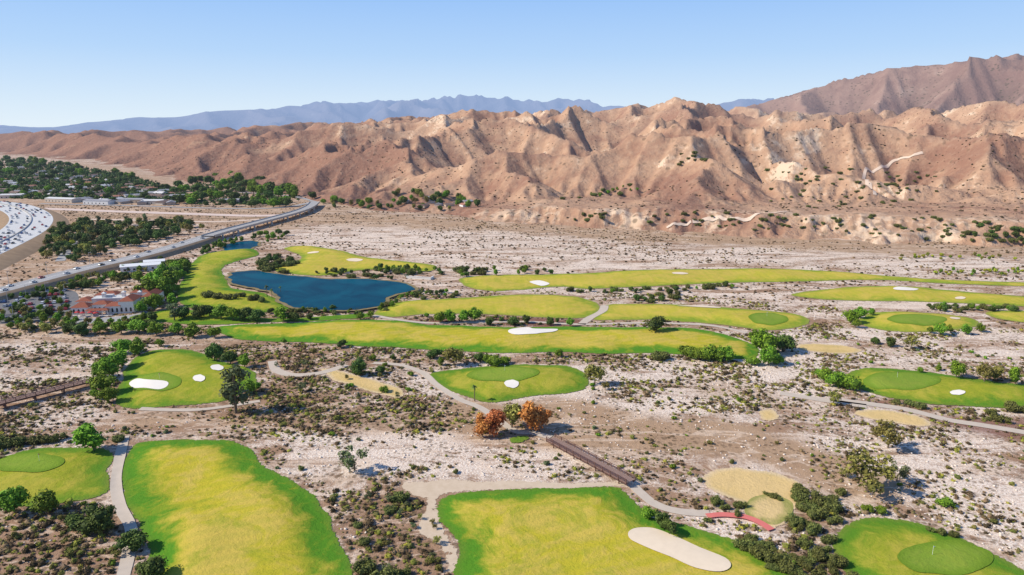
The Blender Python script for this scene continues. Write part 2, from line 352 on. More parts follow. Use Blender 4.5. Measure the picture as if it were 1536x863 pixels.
FW=[ # name,label,material,points
('fairway','bottom left fairway with yellow centre and dark green rim','fairway',[(192,672),(220,661),(290,659),(345,661),(378,672),(395,695),(430,712),(470,740),(495,768),(510,800),(526,835),(540,900),(545,990),(170,990),(200,900),(215,830),(205,790),(186,750),(182,710)]),
('fairway','green lawn at the left edge with a putting green on it','turf_green',[(-90,700),(0,690),(30,676),(90,669),(150,671),(171,680),(168,705),(171,730),(150,746),(110,754),(60,762),(0,764),(-90,772)]),
('fairway','bottom centre fairway in front of the brown timber bridge','fairway',[(672,745),(720,736),(800,732),(870,729),(915,728),(936,733),(950,744),(966,760),(985,775),(1030,785),(1080,800),(1140,828),(1200,860),(1280,930),(1330,1000),(650,1000),(672,900),(682,830),(674,800),(656,782),(656,760)]),
('fairway','bottom right lawn around the round putting green','turf_green',[(1250,795),(1290,775),(1350,777),(1420,800),(1480,823),(1540,855),(1620,900),(1700,980),(1340,980),(1285,880),(1262,850),(1248,818)]),
('fairway','left oval lawn with white bunkers between green trees','turf_green',[(180,575),(190,545),(225,527),(285,524),(330,540),(372,551),(388,572),(370,588),(345,601),(300,608),(240,612),(190,613),(168,602)]),
('fairway','centre oval lawn with one small white bunker','turf_green',[(640,562),(690,553),(760,548),(840,548),(878,558),(887,573),(875,587),(830,594),(780,599),(740,606),(710,601),(685,592),(660,580)]),
('fairway','long middle fairway with the curled white bunker','fairway',[(325,492),(360,487),(440,484),(520,480),(600,481),(640,487),(700,489),(760,491),(850,490),(940,491),(1010,491),(1060,495),(1110,508),(1138,522),(1132,538),(1060,537),(1000,531),(900,532),(830,529),(770,531),(690,529),(600,523),(540,521),(480,516),(400,513),(350,509)]),
('fairway','fairway strip right of the pond ending at the cart path','far_turf',[(560,470),(600,453),(690,447),(780,442),(850,444),(888,451),(903,461),(882,477),(820,477),(740,473),(650,472),(590,476)]),
('fairway','fairway strip right of the cart path with round green','far_turf',[(886,479),(910,458),(980,456),(1060,459),(1130,465),(1190,470),(1217,480),(1200,491),(1150,497),(1080,488),(1000,482),(940,481)]),
('fairway','farthest long thin fairway along the white riverbed','far_turf',[(690,418),(740,413),(800,412),(880,410),(960,405),(1050,404),(1150,403),(1250,407),(1330,414),(1420,420),(1540,424),(1540,430),(1420,426),(1320,421),(1200,423),(1100,425),(1020,428),(940,432),(880,434),(840,431),(760,437),(720,436),(695,429)]),
('fairway','upper right fairway strip running out of the picture','far_turf',[(1185,443),(1230,435),(1290,430),(1360,430),(1450,438),(1560,448),(1560,461),(1450,456),(1350,453),(1250,451)]),
('fairway','small oval lawn at right below the dark tree line','far_turf',[(1288,478),(1320,468),(1400,470),(1465,480),(1462,491),(1400,499),(1340,498),(1300,491)]),
('fairway','right middle lawn with darker green oval on it','turf_green',[(1268,572),(1285,555),(1330,552),(1400,560),(1480,571),(1560,582),(1580,608),(1520,614),(1450,611),(1380,605),(1310,592)]),
('fairway','mown practice lawn between clubhouse and pond','turf_green',[(282,398),(305,382),(340,376),(378,373),(388,383),(350,394),(334,404),(340,420),(352,433),(395,440),(430,455),(440,466),(400,470),(340,468),(280,462),(262,440),(272,420)]),
('fairway','lawn behind the pond beside the dry riverbed','far_turf',[(425,373),(460,369),(510,376),(545,385),(600,392),(652,398),(645,408),(600,405),(540,406),(490,414),(440,412),(405,404),(440,395),(450,384)]),
('fairway','lawn strip below the clubhouse drive','turf_green',[(195,478),(230,468),(270,464),(340,472),(430,478),(545,470),(560,476),(480,482),(400,484),(330,488),(260,486)]),
('fairway','small lawn at far right edge beside dark trees','far_turf',[(1475,470),(1500,466),(1560,470),(1560,486),(1500,480)]),
('fairway','small green patch beside the orange trees','turf_green',[(757,667),(768,656),(790,652),(797,658),(780,667)]),
]
for nm,lb,mt,pts in FW:
    P=pxpoly(pts); TURFS.append(P)
i=0
for nm,lb,mt,pts in FW:
    sheet(nm,TURFS[i],M[mt],.12+.006*i,'turf',label=lb,cat='golf fairway'); i+=1
EXC+=TURFS
TEES=[('tan dry tee lawn at right with hedges behind it',[(1052,715),(1075,706),(1110,702),(1160,706),(1200,722),(1206,742),(1190,770),(1165,794),(1125,780),(1112,758),(1078,746),(1058,730)]),
('pale tan tee strip left of the centre lawn',[(478,553),(510,556),(560,569),(607,587),(592,598),(540,585),(500,571)]),
('thin tan tee strip right of the long middle fairway',[(1190,520),(1210,515),(1260,518),(1297,526),(1270,531),(1215,528)]),
('dry tee strip below the right middle lawn',[(1278,618),(1320,614),(1380,624),(1402,637),(1380,641),(1320,633)]),
('small dry tee patch right of the tan wash',[(1135,618),(1160,614),(1172,626),(1150,634)])]
for lb,pts in TEES:
    P=pxpoly(pts); sheet('tee_lawn',P,M['dryturf'],.14,'flat',label=lb,cat='tee lawn'); EXC.append(P)
GR=[('putting green at the left edge',(42,698,56,17)),('putting green at bottom right with flag',(1418,840,72,27)),('putting green behind the small round bunkers',(232,578,42,14)),
('putting green on the centre oval lawn',(755,566,54,13)),('round putting green at end of the right strip',(1152,481,30,9)),('dark oval putting green on the right middle lawn',(1352,575,57,14)),('putting green on the small oval lawn',(1375,484,45,8)),('lower mown lobe of the tan tee lawn',(1153,764,36,23))]
for lb,e in GR:
    P=pxpoly(ell(*e),4,.3); sheet('putting_green',P,M['drylobe' if 'tan' in lb else 'putting'],.17,'on',1.5,label=lb,cat='putting green')
BK=[('curled white bunker on the long middle fairway','sand',[(762,502),(775,494),(793,492),(803,496),(835,496),(832,501),(812,505),(800,507),(772,508)]),
('large tan bunker on the bottom centre fairway','sandtan',[(942,804),(955,796),(980,796),(1010,808),(1050,826),(1088,842),(1096,856),(1080,864),(1045,858),(1005,841),(960,822),(945,814)]),
('largest white bunker on the left oval lawn','sand',[(194,577),(205,571),(222,575),(250,578),(252,585),(238,590),(215,587),(200,585)]),
('upper small white bunker on the left oval lawn','sand',ell(326,555,10,6)),('middle small white bunker on the left oval lawn','sand',ell(299,573,9,5)),
('small white bunker on the centre oval lawn','sand',ell(767,582,11,5)),('small white bunker on the right middle lawn','sand',ell(1436,594,11,3.5)),
('thin pale bunker behind the right strip fairway','sandtan',[(1015,462),(1040,459),(1075,461),(1078,463.5),(1040,463.5)]),('white bunker at upper right fairway','sand',[(1340,437),(1355,433),(1377,436),(1370,440),(1345,440)]),
('white bunker at head of farthest fairway','sand',[(794,425),(810,423),(824,427),(812,430)]),('white bunker on lawn behind the pond','sandtan',ell(532,392,12,1.8)),
('white bunker right end of small oval lawn','sandtan',ell(1432,481,8,2)),('tiny white bunker on the far right strip','sandtan',ell(1440,449,8,1.8)),('pale bunker on the farthest fairway near its middle','sandtan',ell(1020,414,12,1.5)),('pale bunker near the left end of lawn behind pond','sandtan',ell(470,381,9,1.5))]
for lb,mt,pts in BK:
    P=pxpoly(pts,4,.15); sheet('sand_bunker',P,M[mt],.24,'on',1.5,label=lb,cat='bunker')
# ponds
PD=[('large deep blue pond in the middle of the course',[(343,415),(360,410),(385,409),(420,414),(460,418),(500,421),(545,420),(590,425),(618,432),(618,438),(590,446),(575,455),(560,464),(530,467),(480,467),(440,463),(425,455),(415,444),(395,438),(360,430),(345,424)]),
('small blue pond below the road bridge',[(333,371),(345,366),(372,362),(388,364),(382,371),(362,376),(340,377)])]
for lb,pts in PD:
    P=pxpoly(pts,6,1.8); c=P.mean(0); t=np.gradient(P,axis=0); nn=np.stack([t[:,1],-t[:,0]],1); nn/=np.linalg.norm(nn,axis=1)[:,None]
    s=1 if np.sum((P-c)*nn)>0 else -1
    PO=P+s*nn*2.5; EXC.append(PO)
    sheet('pond_shore',PO,M['shore'],1.1 if 'large' in lb else .3,'flat',3,label='reedy brown shore of the '+lb.split(' pond')[0]+' pond',cat='shore')
    sheet('pond_water',P,M['water'],1.2 if 'large' in lb else .36,'flat',3,label=lb,cat='water')
P=pxpoly([(600,726),(640,720),(720,719),(860,721),(935,719),(950,730),(930,733),(800,736),(690,742),(665,752),(672,790),(690,830),(700,863),(672,863),(650,820),(622,790),(630,770),(640,752),(612,742)]); sheet('sand_margin',P,M['dirt'],.06,label='pale packed sand margin around the bottom centre fairway',cat='sand'); EXC.append(P)
PATHS=[('cart_path','pale cart path between the two bottom left lawns',[(187,655),(179,690),(174,725),(180,760),(197,795),(192,835),(182,880),(175,960)],3.0),
('cart_path','cart path leaving the brown timber bridge at its near end',[(944,723),(962,741),(985,758),(1020,768),(1065,771)],3.2),
('cart_path','cart path from the timber bridge up to the centre lawn',[(826,657),(800,650),(775,648),(752,634),(720,612),(690,600),(655,578),(634,560),(600,548),(560,545)],3.0),
('cart_path','short cart path joining the two middle strips',[(907,459),(903,468),(884,478),(872,487)],4.5),
('cart_path','curving cart path along the right lawns',[(1250,600),(1300,606),(1360,615),(1420,630),(1470,638),(1530,648),(1600,660)],4.0),
('cart_path','cart path along the top of the long middle fairway',[(560,474),(610,482),(650,485),(720,484),(790,483),(870,487),(960,485),(1060,488),(1120,500)],3.2),
('cart_path','tan path past the pale tee strip',[(408,542),(415,556),(440,563),(480,560),(520,548)],4),
('cart_path','path below the small practice green at left',[(210,614),(300,615),(390,602)],2.5),
('dirt_track','sandy track crossing the right side of the wash',[(1170,590),(1230,600),(1300,610)],4)]
for nm,lb,pts,w in PATHS: ribbon(nm,pts,w,M['path'],label=lb)
ribbon('red_path',[(1060,776),(1080,774),(1100,775),(1120,778),(1140,786),(1157,797)],2.1,M['redpath'],z=.45,on=False,label='short pinkish red path beside the tan tee lawn',cat='path')

# ---------------------------------------------------------------- ground sheet
def ground():
    az=np.radians(np.linspace(-78,78,330)); r=np.exp(np.linspace(math.log(30),math.log(60000),470))
    A,R=np.meshgrid(az,r); X=(R*np.sin(A)).ravel(); Y=(R*np.cos(A)).ravel(); Q=np.stack([X,Y],1)
    def zone(polys,soft=16):
        w=np.zeros(len(Q)); m=R.ravel()<2600
        for pts,amt in polys:
            P=catmull([at(*p) for p in pts],True,3); d=segdist(Q[m],P); ins=inside(Q[m],P); sd=np.where(ins,d,-d)
            sz=soft*(np.linalg.norm(P.mean(0))/300)
            w[m]=np.maximum(w[m],amt*sst(-sz,sz,sd+(fbm(Q[m][:,0]/18,Q[m][:,1]/18,3,77)-.5)*3.4*sz))
        return w
    white=zone([([(470,600),(700,612),(1000,640),(1290,600),(1220,525),(900,538),(600,538)],1),([(370,640),(560,645),(720,660),(930,720),(560,718),(430,705)],1.2),
        ([(1000,665),(1300,640),(1540,680),(1560,800),(1380,770),(1200,720),(1060,700)],1),([(430,338),(700,340),(1000,362),(1560,390),(1560,420),(1150,400),(700,408),(480,375)],.75),
        ([(1060,770),(1170,800),(1130,830),(1040,790)],1.2),([(0,520),(160,505),(160,560),(0,600)],.6),([(20,590),(160,600),(170,650),(0,650)],.7),([(1150,500),(1540,500),(1540,560),(1200,545)],.8),([(620,430),(1200,432),(1540,475),(1180,470),(900,445)],.6)])
    brown=zone([([(0,765),(175,765),(185,900),(0,900)],1),([(530,735),(645,745),(690,900),(540,900)],1),([(360,575),(610,580),(640,625),(380,625)],1.),([(1180,760),(1280,770),(1290,880),(1180,880)],.6),([(380,515),(640,530),(600,560),(400,540)],.8)])
    tan=zone([([(690,604),(850,604),(980,624),(1130,636),(1310,702),(1340,754),(1160,706),(980,678),(850,668),(700,654)],1.25),([(170,616),(300,620),(520,628),(600,640),(520,650),(180,640)],1.),
        ([(40,318),(470,312),(480,330),(400,350),(300,335),(60,340)],.9),([(0,385),(100,350),(200,350),(100,420),(0,440)],.7),([(480,318),(900,340),(1560,370),(1560,385),(1000,365),(700,345),(440,335)],1.),
        ([(-200,235),(60,240),(500,300),(560,322),(-200,310)],.8),([(0,480),(200,480),(330,500),(330,512),(0,505)],.6),([(1060,560),(1200,600),(1180,612),(1050,580)],.6)],9)
    mulch=zone([([(612,478),(680,480),(682,487),(622,486)],.9),([(735,476),(860,478),(880,486),(830,492),(745,486)],.95),([(1400,622),(1560,636),(1560,662),(1440,640)],.8),([(1255,600),(1330,603),(1330,609),(1258,607)],.8),([(605,455),(700,440),(720,446),(640,452)],.3)],3)
    n=len(az); I=np.arange(len(r)-1)[:,None]*n+np.arange(n-1)[None,:]; I=I.ravel()
    T=np.stack([I,I+1,I+n+1,I+n],1)[:,::-1]
    me=tri_data('ground',np.column_stack([X,Y,np.zeros(len(X))]),T,[M['ground']],{'white':white,'brown':brown,'tan':tan,'mulch':mulch},True)
    o=link('ground',me); tag(o,'dry stony riverbed ground with white gravel and brown brush','ground',None,'structure')
    return (az,r,white.reshape(A.shape),brown.reshape(A.shape),tan.reshape(A.shape))
GZ=ground()
def gsample(Q,k):
    az,r,*w=GZ; a=np.arctan2(Q[:,0],Q[:,1]); d=np.hypot(Q[:,0],Q[:,1])
    j=np.clip(np.searchsorted(az,a),0,len(az)-1); i=np.clip(np.searchsorted(r,d),0,len(r)-1); return w[k][i,j]
# ---------------------------------------------------------------- eroded hills
def erode(a0,a1,na,r0,r1,nr,upf,h0f,K,iters,dt,smax,m=.5,diff=.02,seed=0):
    az=np.radians(np.linspace(a0,a1,na)); r=np.exp(np.linspace(math.log(r0),math.log(r1),nr))
    A,R=np.meshgrid(az,r); X=R*np.sin(A); Y=R*np.cos(A); N=na*nr
    U,fixed=upf(A,R,X,Y); h=h0f(A,R,X,Y,U); h[fixed]=-1; U=U.ravel(); fx=fixed.ravel()
    xs=X.ravel(); ys=Y.ravel(); I,J=np.meshgrid(np.arange(nr),np.arange(na),indexing='ij')
    nb=[];ds=[]
    for di in (-1,0,1):
        for dj in (-1,0,1):
            if di==0 and dj==0: continue
            i2=np.clip(I+di,0,nr-1); j2=np.clip(J+dj,0,na-1); k=(i2*na+j2).ravel(); d=np.hypot(xs[k]-xs,ys[k]-ys); d[d<1e-6]=1e9; nb.append(k); ds.append(d)
    nb=np.array(nb); ds=np.array(ds); ar=np.arange(N)
    cell=(R*(az[1]-az[0])*R*math.log(r[1]/r[0])).ravel(); h=h.ravel().copy()
    Kv=K*(.5+1.0*fbm(X/150,Y/150,3,seed+5)).ravel()
    for it in range(iters):
        h=h+U*dt; h[fx]=-1
        S=(h[None]-h[nb])/ds; k=S.argmax(0); ok=S[k,ar]>0
        rec=np.where(ok&~fx,nb[k,ar],ar); dx=ds[k,ar]
        order=np.argsort(h); ol=order.tolist(); rl=rec.tolist(); acc=cell.tolist()
        for i in reversed(ol):
            j=rl[i]
            if j!=i: acc[j]+=acc[i]
        area=np.array(acc); Fv=(Kv*dt*area**m/dx).tolist(); cap=(smax*dx).tolist(); hl=h.tolist()
        for i in ol:
            j=rl[i]
            if j!=i:
                f=Fv[i]; b=hl[j]; v=(hl[i]+f*b)/(1+f)
                if v-b>cap[i]: v=b+cap[i]
                hl[i]=v
        h=np.array(hl).reshape(nr,na)
        g=h.copy(); g[1:-1,1:-1]+=diff*(h[2:,1:-1]+h[:-2,1:-1]+h[1:-1,2:]+h[1:-1,:-2]-4*h[1:-1,1:-1]); h=g.ravel()
    return az,r,X,Y,h.reshape(nr,na),area.reshape(nr,na),fixed
def gk(sm):
    k=np.exp(-.5*(np.arange(-3*sm,3*sm+1)/sm)**2); return k/k.sum()
def blur(h,sr,sa):
    for s,ax in ((sr,0),(sa,1)):
        pw=[(0,0),(0,0)]; pw[ax]=(3*s,3*s); p=np.pad(h,pw,mode='edge'); k=gk(s); o=np.zeros_like(h)
        for i,w_ in enumerate(k):
            sl=[slice(None)]*2; sl[ax]=slice(i,i+h.shape[ax]); o+=w_*p[tuple(sl)]
        h=o
    return h
def pxaz(px,py):
    x,y,z=ray(px,py); return math.atan2(x,y), z/math.hypot(x,y)
def skyfit(az,r,h,pts,sm=3):
    q=np.array([pxaz(*p) for p in pts]); t=np.interp(az,q[:,0],q[:,1])
    R=r[:,None]; ok=(h>8); s=np.where(ok,(t[None]*R+CH)/np.maximum(h,8),1e9).min(0); s=np.clip(s,.15,6)
    s2=np.convolve(np.pad(s,3*sm,mode='edge'),gk(sm),'valid'); return h*s2[None]
def hillmesh(name,az,r,X,Y,h,area,mat,label,extra=None):
    na,nr=len(az),len(r)
    d=h-blur(h,3,5); sd=d[h>10].std()
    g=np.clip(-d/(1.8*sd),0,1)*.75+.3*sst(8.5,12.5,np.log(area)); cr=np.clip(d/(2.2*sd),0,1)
    I=(np.arange(nr-1)[:,None]*na+np.arange(na-1)[None,:]).ravel(); T=np.stack([I+na,I+na+1,I+1,I],1)
    bl=extra if extra is not None else np.zeros_like(h); lf=np.repeat(1-sst(-.50,-.02,az)[None],nr,0) if name=='hills' else np.zeros_like(h)
    me=tri_data(name,np.column_stack([X.ravel(),Y.ravel(),h.ravel()]),T,[mat],{'gully':np.clip(g,0,1).ravel(),'crest':cr.ravel(),'bluff':bl.ravel(),'left':lf.ravel()},True)
    o=link(name,me); tag(o,label,name.replace('_',' '),None,'structure'); return o
bb=[(-160,230),(0,232),(80,238),(180,256),(270,272),(400,288),(480,304),(560,318),(700,328),(900,343),(1100,353),(1300,362),(1536,372),(1700,378)]
hf=[(-160,229),(0,231),(80,236),(180,254),(270,270),(400,284),(480,295),(560,303),(700,308),(900,317),(1100,322),(1300,326),(1536,334),(1700,336)]
def baser(pts,az):
    q=[];
    for p in pts:
        w=at(*p); q.append((math.atan2(w[0],w[1]),math.log(np.hypot(*w))))
    q=np.array(q); return np.exp(np.interp(az,q[:,0],q[:,1]))
def up1(A,R,X,Y):
    wob=(fbm(X/120,Y/120,3,11)-.5)
    d=R-baser(bb,A)+wob*70; d2=R-baser(hf,A)+wob*420
    big=fbm(X/260,Y/260,3,21); U=.08*sst(0,20,d)+(.45*sst(-20,160,d2)+.55*sst(0,1300,d2))*(.25+1.5*sst(.3,.7,big)); fx=(d<0); fx[-1]=True
    return U,fx
def h01(A,R,X,Y,U):
    rdg=1-np.abs(2*fbm(X/190,Y/190,3,33)-1)*2.2
    return U*(60*np.clip(rdg,0,1)+50*fbm(X/85,Y/85,4,3))+rng.uniform(0,.8,A.shape)
az,r,X,Y,h,area,fx=erode(-46,46,640,470,6500,440,up1,h01,.021,30,3.0,.75,diff=.018,seed=2)
Rg=np.repeat(r[:,None],len(az),1); Ag=np.repeat(az[None],len(r),0); dd=Rg-baser(bb,Ag)
ampf=sst(0,420,Rg-baser(hf,Ag)+120); lfA=1-sst(-.50,-.15,Ag)
B1=blur(h,2,3); B=blur(h,5,9); BL=blur(h,16,30); h=np.where(fx,h,BL+(1+(.25+.8*lfA)*ampf)*(B-BL)+(1+(.75+.6*lfA)*ampf)*(B1-B)+(1+1.3*ampf)*(h-B1))
sky1=[(-100,206),(-20,203),(15,201),(50,194),(85,197),(130,193),(165,199),(200,196),(240,199),(262,193),(290,190),(310,197),(352,189),(372,193),(388,187),(420,190),(465,181),(500,185),(556,179),(600,178),(640,172),(672,175),(692,165),(716,164),(745,172),(790,165),(815,168),(858,162),(900,169),(935,164),(960,156),(1010,147),(1028,153),(1058,157),(1100,161),(1170,168),(1200,167),(1240,171),(1290,164),(1350,170),(1380,164),(1400,168),(1480,156),(1536,150),(1650,150)]
h=skyfit(az,r,h,sky1,10)
q_=np.array([pxaz(*p) for p in sky1]); t_=np.interp(az,q_[:,0],q_[:,1])
lim=t_[None]*r[:,None]+CH+3; ov=np.maximum(h-lim,0); h=h-ov*.85
ledge=sst(0,26,dd+(fbm(X/28,Y/28,5,8)-.5)*80)*9*sst(-.1,.1,Ag)
h=np.where(fx,-1,h)+ledge*np.exp(-np.maximum(dd,0)/900)+.02*np.maximum(dd,0)*sst(-.1,.1,Ag)*np.exp(-np.maximum(dd,0)/500); h+= (fbm(X/22,Y/22,5,44)-.5)*6*sst(0,120,dd)
bluff=np.clip(np.exp(-((dd-25)/45)**2),0,1)*sst(-.2,.1,Ag)
HILL=(az,r,h)
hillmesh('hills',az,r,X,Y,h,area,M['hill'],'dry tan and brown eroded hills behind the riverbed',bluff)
def hillz(x,y):
    x=np.atleast_1d(x); y=np.atleast_1d(y); a=np.arctan2(x,y); d=np.hypot(x,y); az,r,h=HILL
    fj=np.clip((a-az[0])/(az[1]-az[0]),0,len(az)-1.001); fi=np.clip(np.log(d/r[0])/math.log(r[1]/r[0]),0,len(r)-1.001)
    i=fi.astype(int); j=fj.astype(int); u=fi-i; v=fj-j
    z=(h[i,j]*(1-u)+h[i+1,j]*u)*(1-v)+(h[i,j+1]*(1-u)+h[i+1,j+1]*u)*v
    return np.where(d<r[0],-1,z)
TS=np.exp(np.linspace(math.log(450),math.log(6000),1400))
def hit(px,py):
    x,y,d=ray(px,py); X_=x*TS; Y_=y*TS; Z_=CH+d*TS; hz=np.maximum(hillz(X_,Y_),0); k=np.nonzero(Z_<=hz)[0]
    if len(k)==0: return None
    k=k[0]; return np.array([X_[k],Y_[k],hz[k],TS[k]])
def up2(A,R,X,Y):
    U=sst(4200,6800,R)*(.7+.6*fbm(X/1500,Y/1500,2,5)); fx=np.zeros(A.shape,bool); fx[0]=True; fx[-1]=True; return U,fx
def h02(A,R,X,Y,U): return U*200*(.3+fbm(X/700,Y/700,4,9))+rng.uniform(0,2,A.shape)
az,r,X,Y,h2,area,fx=erode(8,48,300,3900,9500,140,up2,h02,.024,24,12,.6,m=.45,seed=9)
B=blur(h2,2,3); h2=np.where(fx,h2,B+1.2*(h2-B))
h2=skyfit(az,r,h2,[(950,215),(1040,185),(1100,166),(1140,155),(1190,142),(1222,130),(1260,122),(1300,112),(1330,103),(1380,97),(1400,98),(1440,94),(1480,88),(1536,80),(1700,70)],8)
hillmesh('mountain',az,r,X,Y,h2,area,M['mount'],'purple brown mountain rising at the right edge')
def up3(A,R,X,Y):
    U=sst(10000,15000,R)*(.7+.6*fbm(X/3000,Y/3000,2,6)); fx=np.zeros(A.shape,bool); fx[0]=True; fx[-1]=True; return U,fx
def h03(A,R,X,Y,U): return U*500*(.3+fbm(X/1600,Y/1600,4,9))+rng.uniform(0,5,A.shape)
az,r,X,Y,h3,area,fx=erode(-48,40,420,9800,21000,90,up3,h03,.02,20,30,.6,m=.45,seed=19)
B=blur(h3,3,6); h3=np.where(fx,h3,B+1.4*(h3-B))
h3=skyfit(az,r,h3,[(-150,180),(-60,186),(0,187),(20,189),(60,193),(95,190),(125,184),(170,181),(215,174),(262,179),(300,168),(350,165),(400,165),(440,159),(490,151),(525,158),(560,149),(610,152),(650,148),(700,142),(760,149),(800,153),(850,146),(875,150),(905,160),(960,162),(1040,160),(1090,156),(1120,145),(1160,150),(1250,165),(1600,180)],4)
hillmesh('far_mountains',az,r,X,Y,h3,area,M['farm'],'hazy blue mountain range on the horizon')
M['dirtplain']=plain('bare_track',(.72,.55,.42))
def drape(pts,w,label):
    C=np.array([q[:2] for q in (hit(*p) for p in pts) if q is not None]); C=catmull(C,False,14); t=np.gradient(C,axis=0); t/=np.linalg.norm(t,axis=1)[:,None]+1e-9; nn=np.stack([-t[:,1],t[:,0]],1)
    L=[]
    for k in (.5,0,-.5): q=C+nn*w*k; L.append(np.column_stack([q,hillz(q[:,0],q[:,1])+.8]))
    n=len(C); V=np.concatenate(L); F4=[(a*n+i,(a+1)*n+i,(a+1)*n+i+1,a*n+i+1) for a in range(2) for i in range(n-1)]
    o=link('dirt_track',tri_data('dirt_track',V,np.array(F4),[M['dirtplain']],None,True)); tag(o,label,'dirt track',None,'structure')
drape([(1384,230),(1367,235),(1350,240),(1336,246),(1322,252),(1309,259),(1296,265),(1300,272),(1305,280),(1312,294)],4,'pale winding track on the right hillside')
drape([(1000,343),(1060,330),(1130,326),(1180,318)],3.5,'short pale track on the terrace above the riverbed')

# ---------------------------------------------------------------- foliage templates
def sphere_vt(nu=8,nv=5):
    V=[(0,0,-1)]
    for j in range(1,nv):
        f=-pi/2+pi*j/nv
        for i in range(nu): V.append((cos(f)*cos(2*pi*i/nu),cos(f)*sin(2*pi*i/nu),sin(f)))
    V.append((0,0,1)); T=[]
    for i in range(nu): T.append((0,1+(i+1)%nu,1+i))
    for j in range(nv-2):
        for i in range(nu):
            a=1+j*nu+i; b=1+j*nu+(i+1)%nu; T+= [(a,b,b+nu),(a,b+nu,a+nu)]
    e=len(V)-1; s=1+(nv-2)*nu
    for i in range(nu): T.append((s+i,s+(i+1)%nu,e))
    return np.array(V),np.array(T)
SV,ST=sphere_vt()
def crown(seed,lobes,n,s,core=.72):
    g=np.random.default_rng(seed); Vs=[];Ts=[];ts=[];o=0
    zs=[c[2]+q for c,q in lobes]; zmin=min(c[2]-q for c,q in lobes); zmax=max(zs)
    for c,q in lobes:
        c=np.array(c); lb=g.uniform(-.15,.2)
        if core:
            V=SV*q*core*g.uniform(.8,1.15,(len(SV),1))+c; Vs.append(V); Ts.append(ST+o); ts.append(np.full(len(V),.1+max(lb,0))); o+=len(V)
        d=g.normal(size=(n,3)); d[:,2]=d[:,2]+.25; d/=np.linalg.norm(d,axis=1)[:,None]
        p=c+d*q*g.uniform(.7,1.15,(n,1))
        nn=d+.7*g.normal(size=(n,3)); nn[:,2]+=.3; nn/=np.linalg.norm(nn,axis=1)[:,None]
        u=np.cross(nn,g.normal(size=(n,3))); u/=np.linalg.norm(u,axis=1)[:,None]; w=np.cross(nn,u)
        sz=s*g.uniform(.5,1.3,(n,1)); 
        V=np.stack([p-u*sz-w*sz*.6,p+u*sz-w*sz*.5,p+u*sz*.7+w*sz*.7,p-u*sz*.8+w*sz*.6],1).reshape(-1,3)
        k=np.arange(n)*4+o; T=np.concatenate([np.stack([k,k+1,k+2],1),np.stack([k,k+2,k+3],1)])
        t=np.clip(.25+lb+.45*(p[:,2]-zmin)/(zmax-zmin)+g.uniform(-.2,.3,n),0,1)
        Vs.append(V);Ts.append(T);ts.append(np.repeat(t,4));o+=4*n
    return np.concatenate(Vs),np.concatenate(Ts),np.concatenate(ts)
def lobes(seed,n,cz,ex,ez,q0,q1):
    g=np.random.default_rng(seed); L=[]
    for i in range(n):
        d=g.normal(size=3); d/=np.linalg.norm(d); rr=(.35+.65*g.random()); q=g.uniform(q0,q1)
        c=(d[0]*rr*ex,d[1]*rr*ex,cz+d[2]*rr*ez); q*=1.0 if d[2]<.3 else .85
        L.append((c,q))
    return L
def trunkmb(L,r=.035,h=.35):
    m=MB(); m.tube((0,0,-.05),(0.01,0,h),r,r*.65)
    for c,q in L[:5]: m.tube((0.01,0,h*.9),(c[0]*.8,c[1]*.8,c[2]),r*.5,r*.15,5)
    return m
def hash_s(s): return sum(ord(c)*(i+1) for i,c in enumerate(s))
KD={}
def defkind(kind,mat,gen,n,s,core,tr,th=.35,nvar=4):
    KD[kind]=[]
    for v in range(nvar):
        L=gen(v); V,T,t=crown(100+v*7+hash_s(kind),L,n,s,core)
        cm=tri_data(kind+'_crown',V,T,[M[mat]],{'tint':t})
        tm=trunkmb(L,tr,th); td=tm.data(kind+'_trunk',M['bark'])
        TV=np.array(tm.v); TT=[]
        for f in tm.f:
            for q in range(1,len(f)-1): TT.append((f[0],f[q],f[q+1]))
        TT=np.array(TT); V2=np.concatenate([V,TV]); T2=np.concatenate([T,TT+len(V)]); mi=np.r_[np.zeros(len(T)),np.ones(len(TT))]
        jm=tri_data(kind+'_tree',V2,T2,[M[mat],M['bark']],{'tint':np.r_[t,np.zeros(len(TV))]},mi=mi)
        KD[kind].append((td,cm,jm,V,T,t))
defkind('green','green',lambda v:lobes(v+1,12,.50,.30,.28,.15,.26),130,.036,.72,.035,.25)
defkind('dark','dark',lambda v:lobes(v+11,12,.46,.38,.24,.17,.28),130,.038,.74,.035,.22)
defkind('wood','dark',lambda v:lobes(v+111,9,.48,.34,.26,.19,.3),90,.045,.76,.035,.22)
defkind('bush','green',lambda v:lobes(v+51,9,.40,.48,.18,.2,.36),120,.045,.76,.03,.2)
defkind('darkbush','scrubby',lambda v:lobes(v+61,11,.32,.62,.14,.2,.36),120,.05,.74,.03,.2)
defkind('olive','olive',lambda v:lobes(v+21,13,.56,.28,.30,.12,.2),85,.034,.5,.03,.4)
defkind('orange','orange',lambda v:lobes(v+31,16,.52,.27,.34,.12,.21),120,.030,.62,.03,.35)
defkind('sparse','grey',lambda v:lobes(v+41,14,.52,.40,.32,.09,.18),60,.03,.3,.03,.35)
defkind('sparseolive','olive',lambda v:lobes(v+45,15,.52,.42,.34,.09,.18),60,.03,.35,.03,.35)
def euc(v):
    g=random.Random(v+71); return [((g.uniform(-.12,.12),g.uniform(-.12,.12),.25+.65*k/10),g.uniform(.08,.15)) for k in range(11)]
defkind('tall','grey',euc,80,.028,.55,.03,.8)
defkind('yellow','yellow',lambda v:lobes(v+81,8,.46,.32,.24,.18,.28),90,.045,.75,.03)
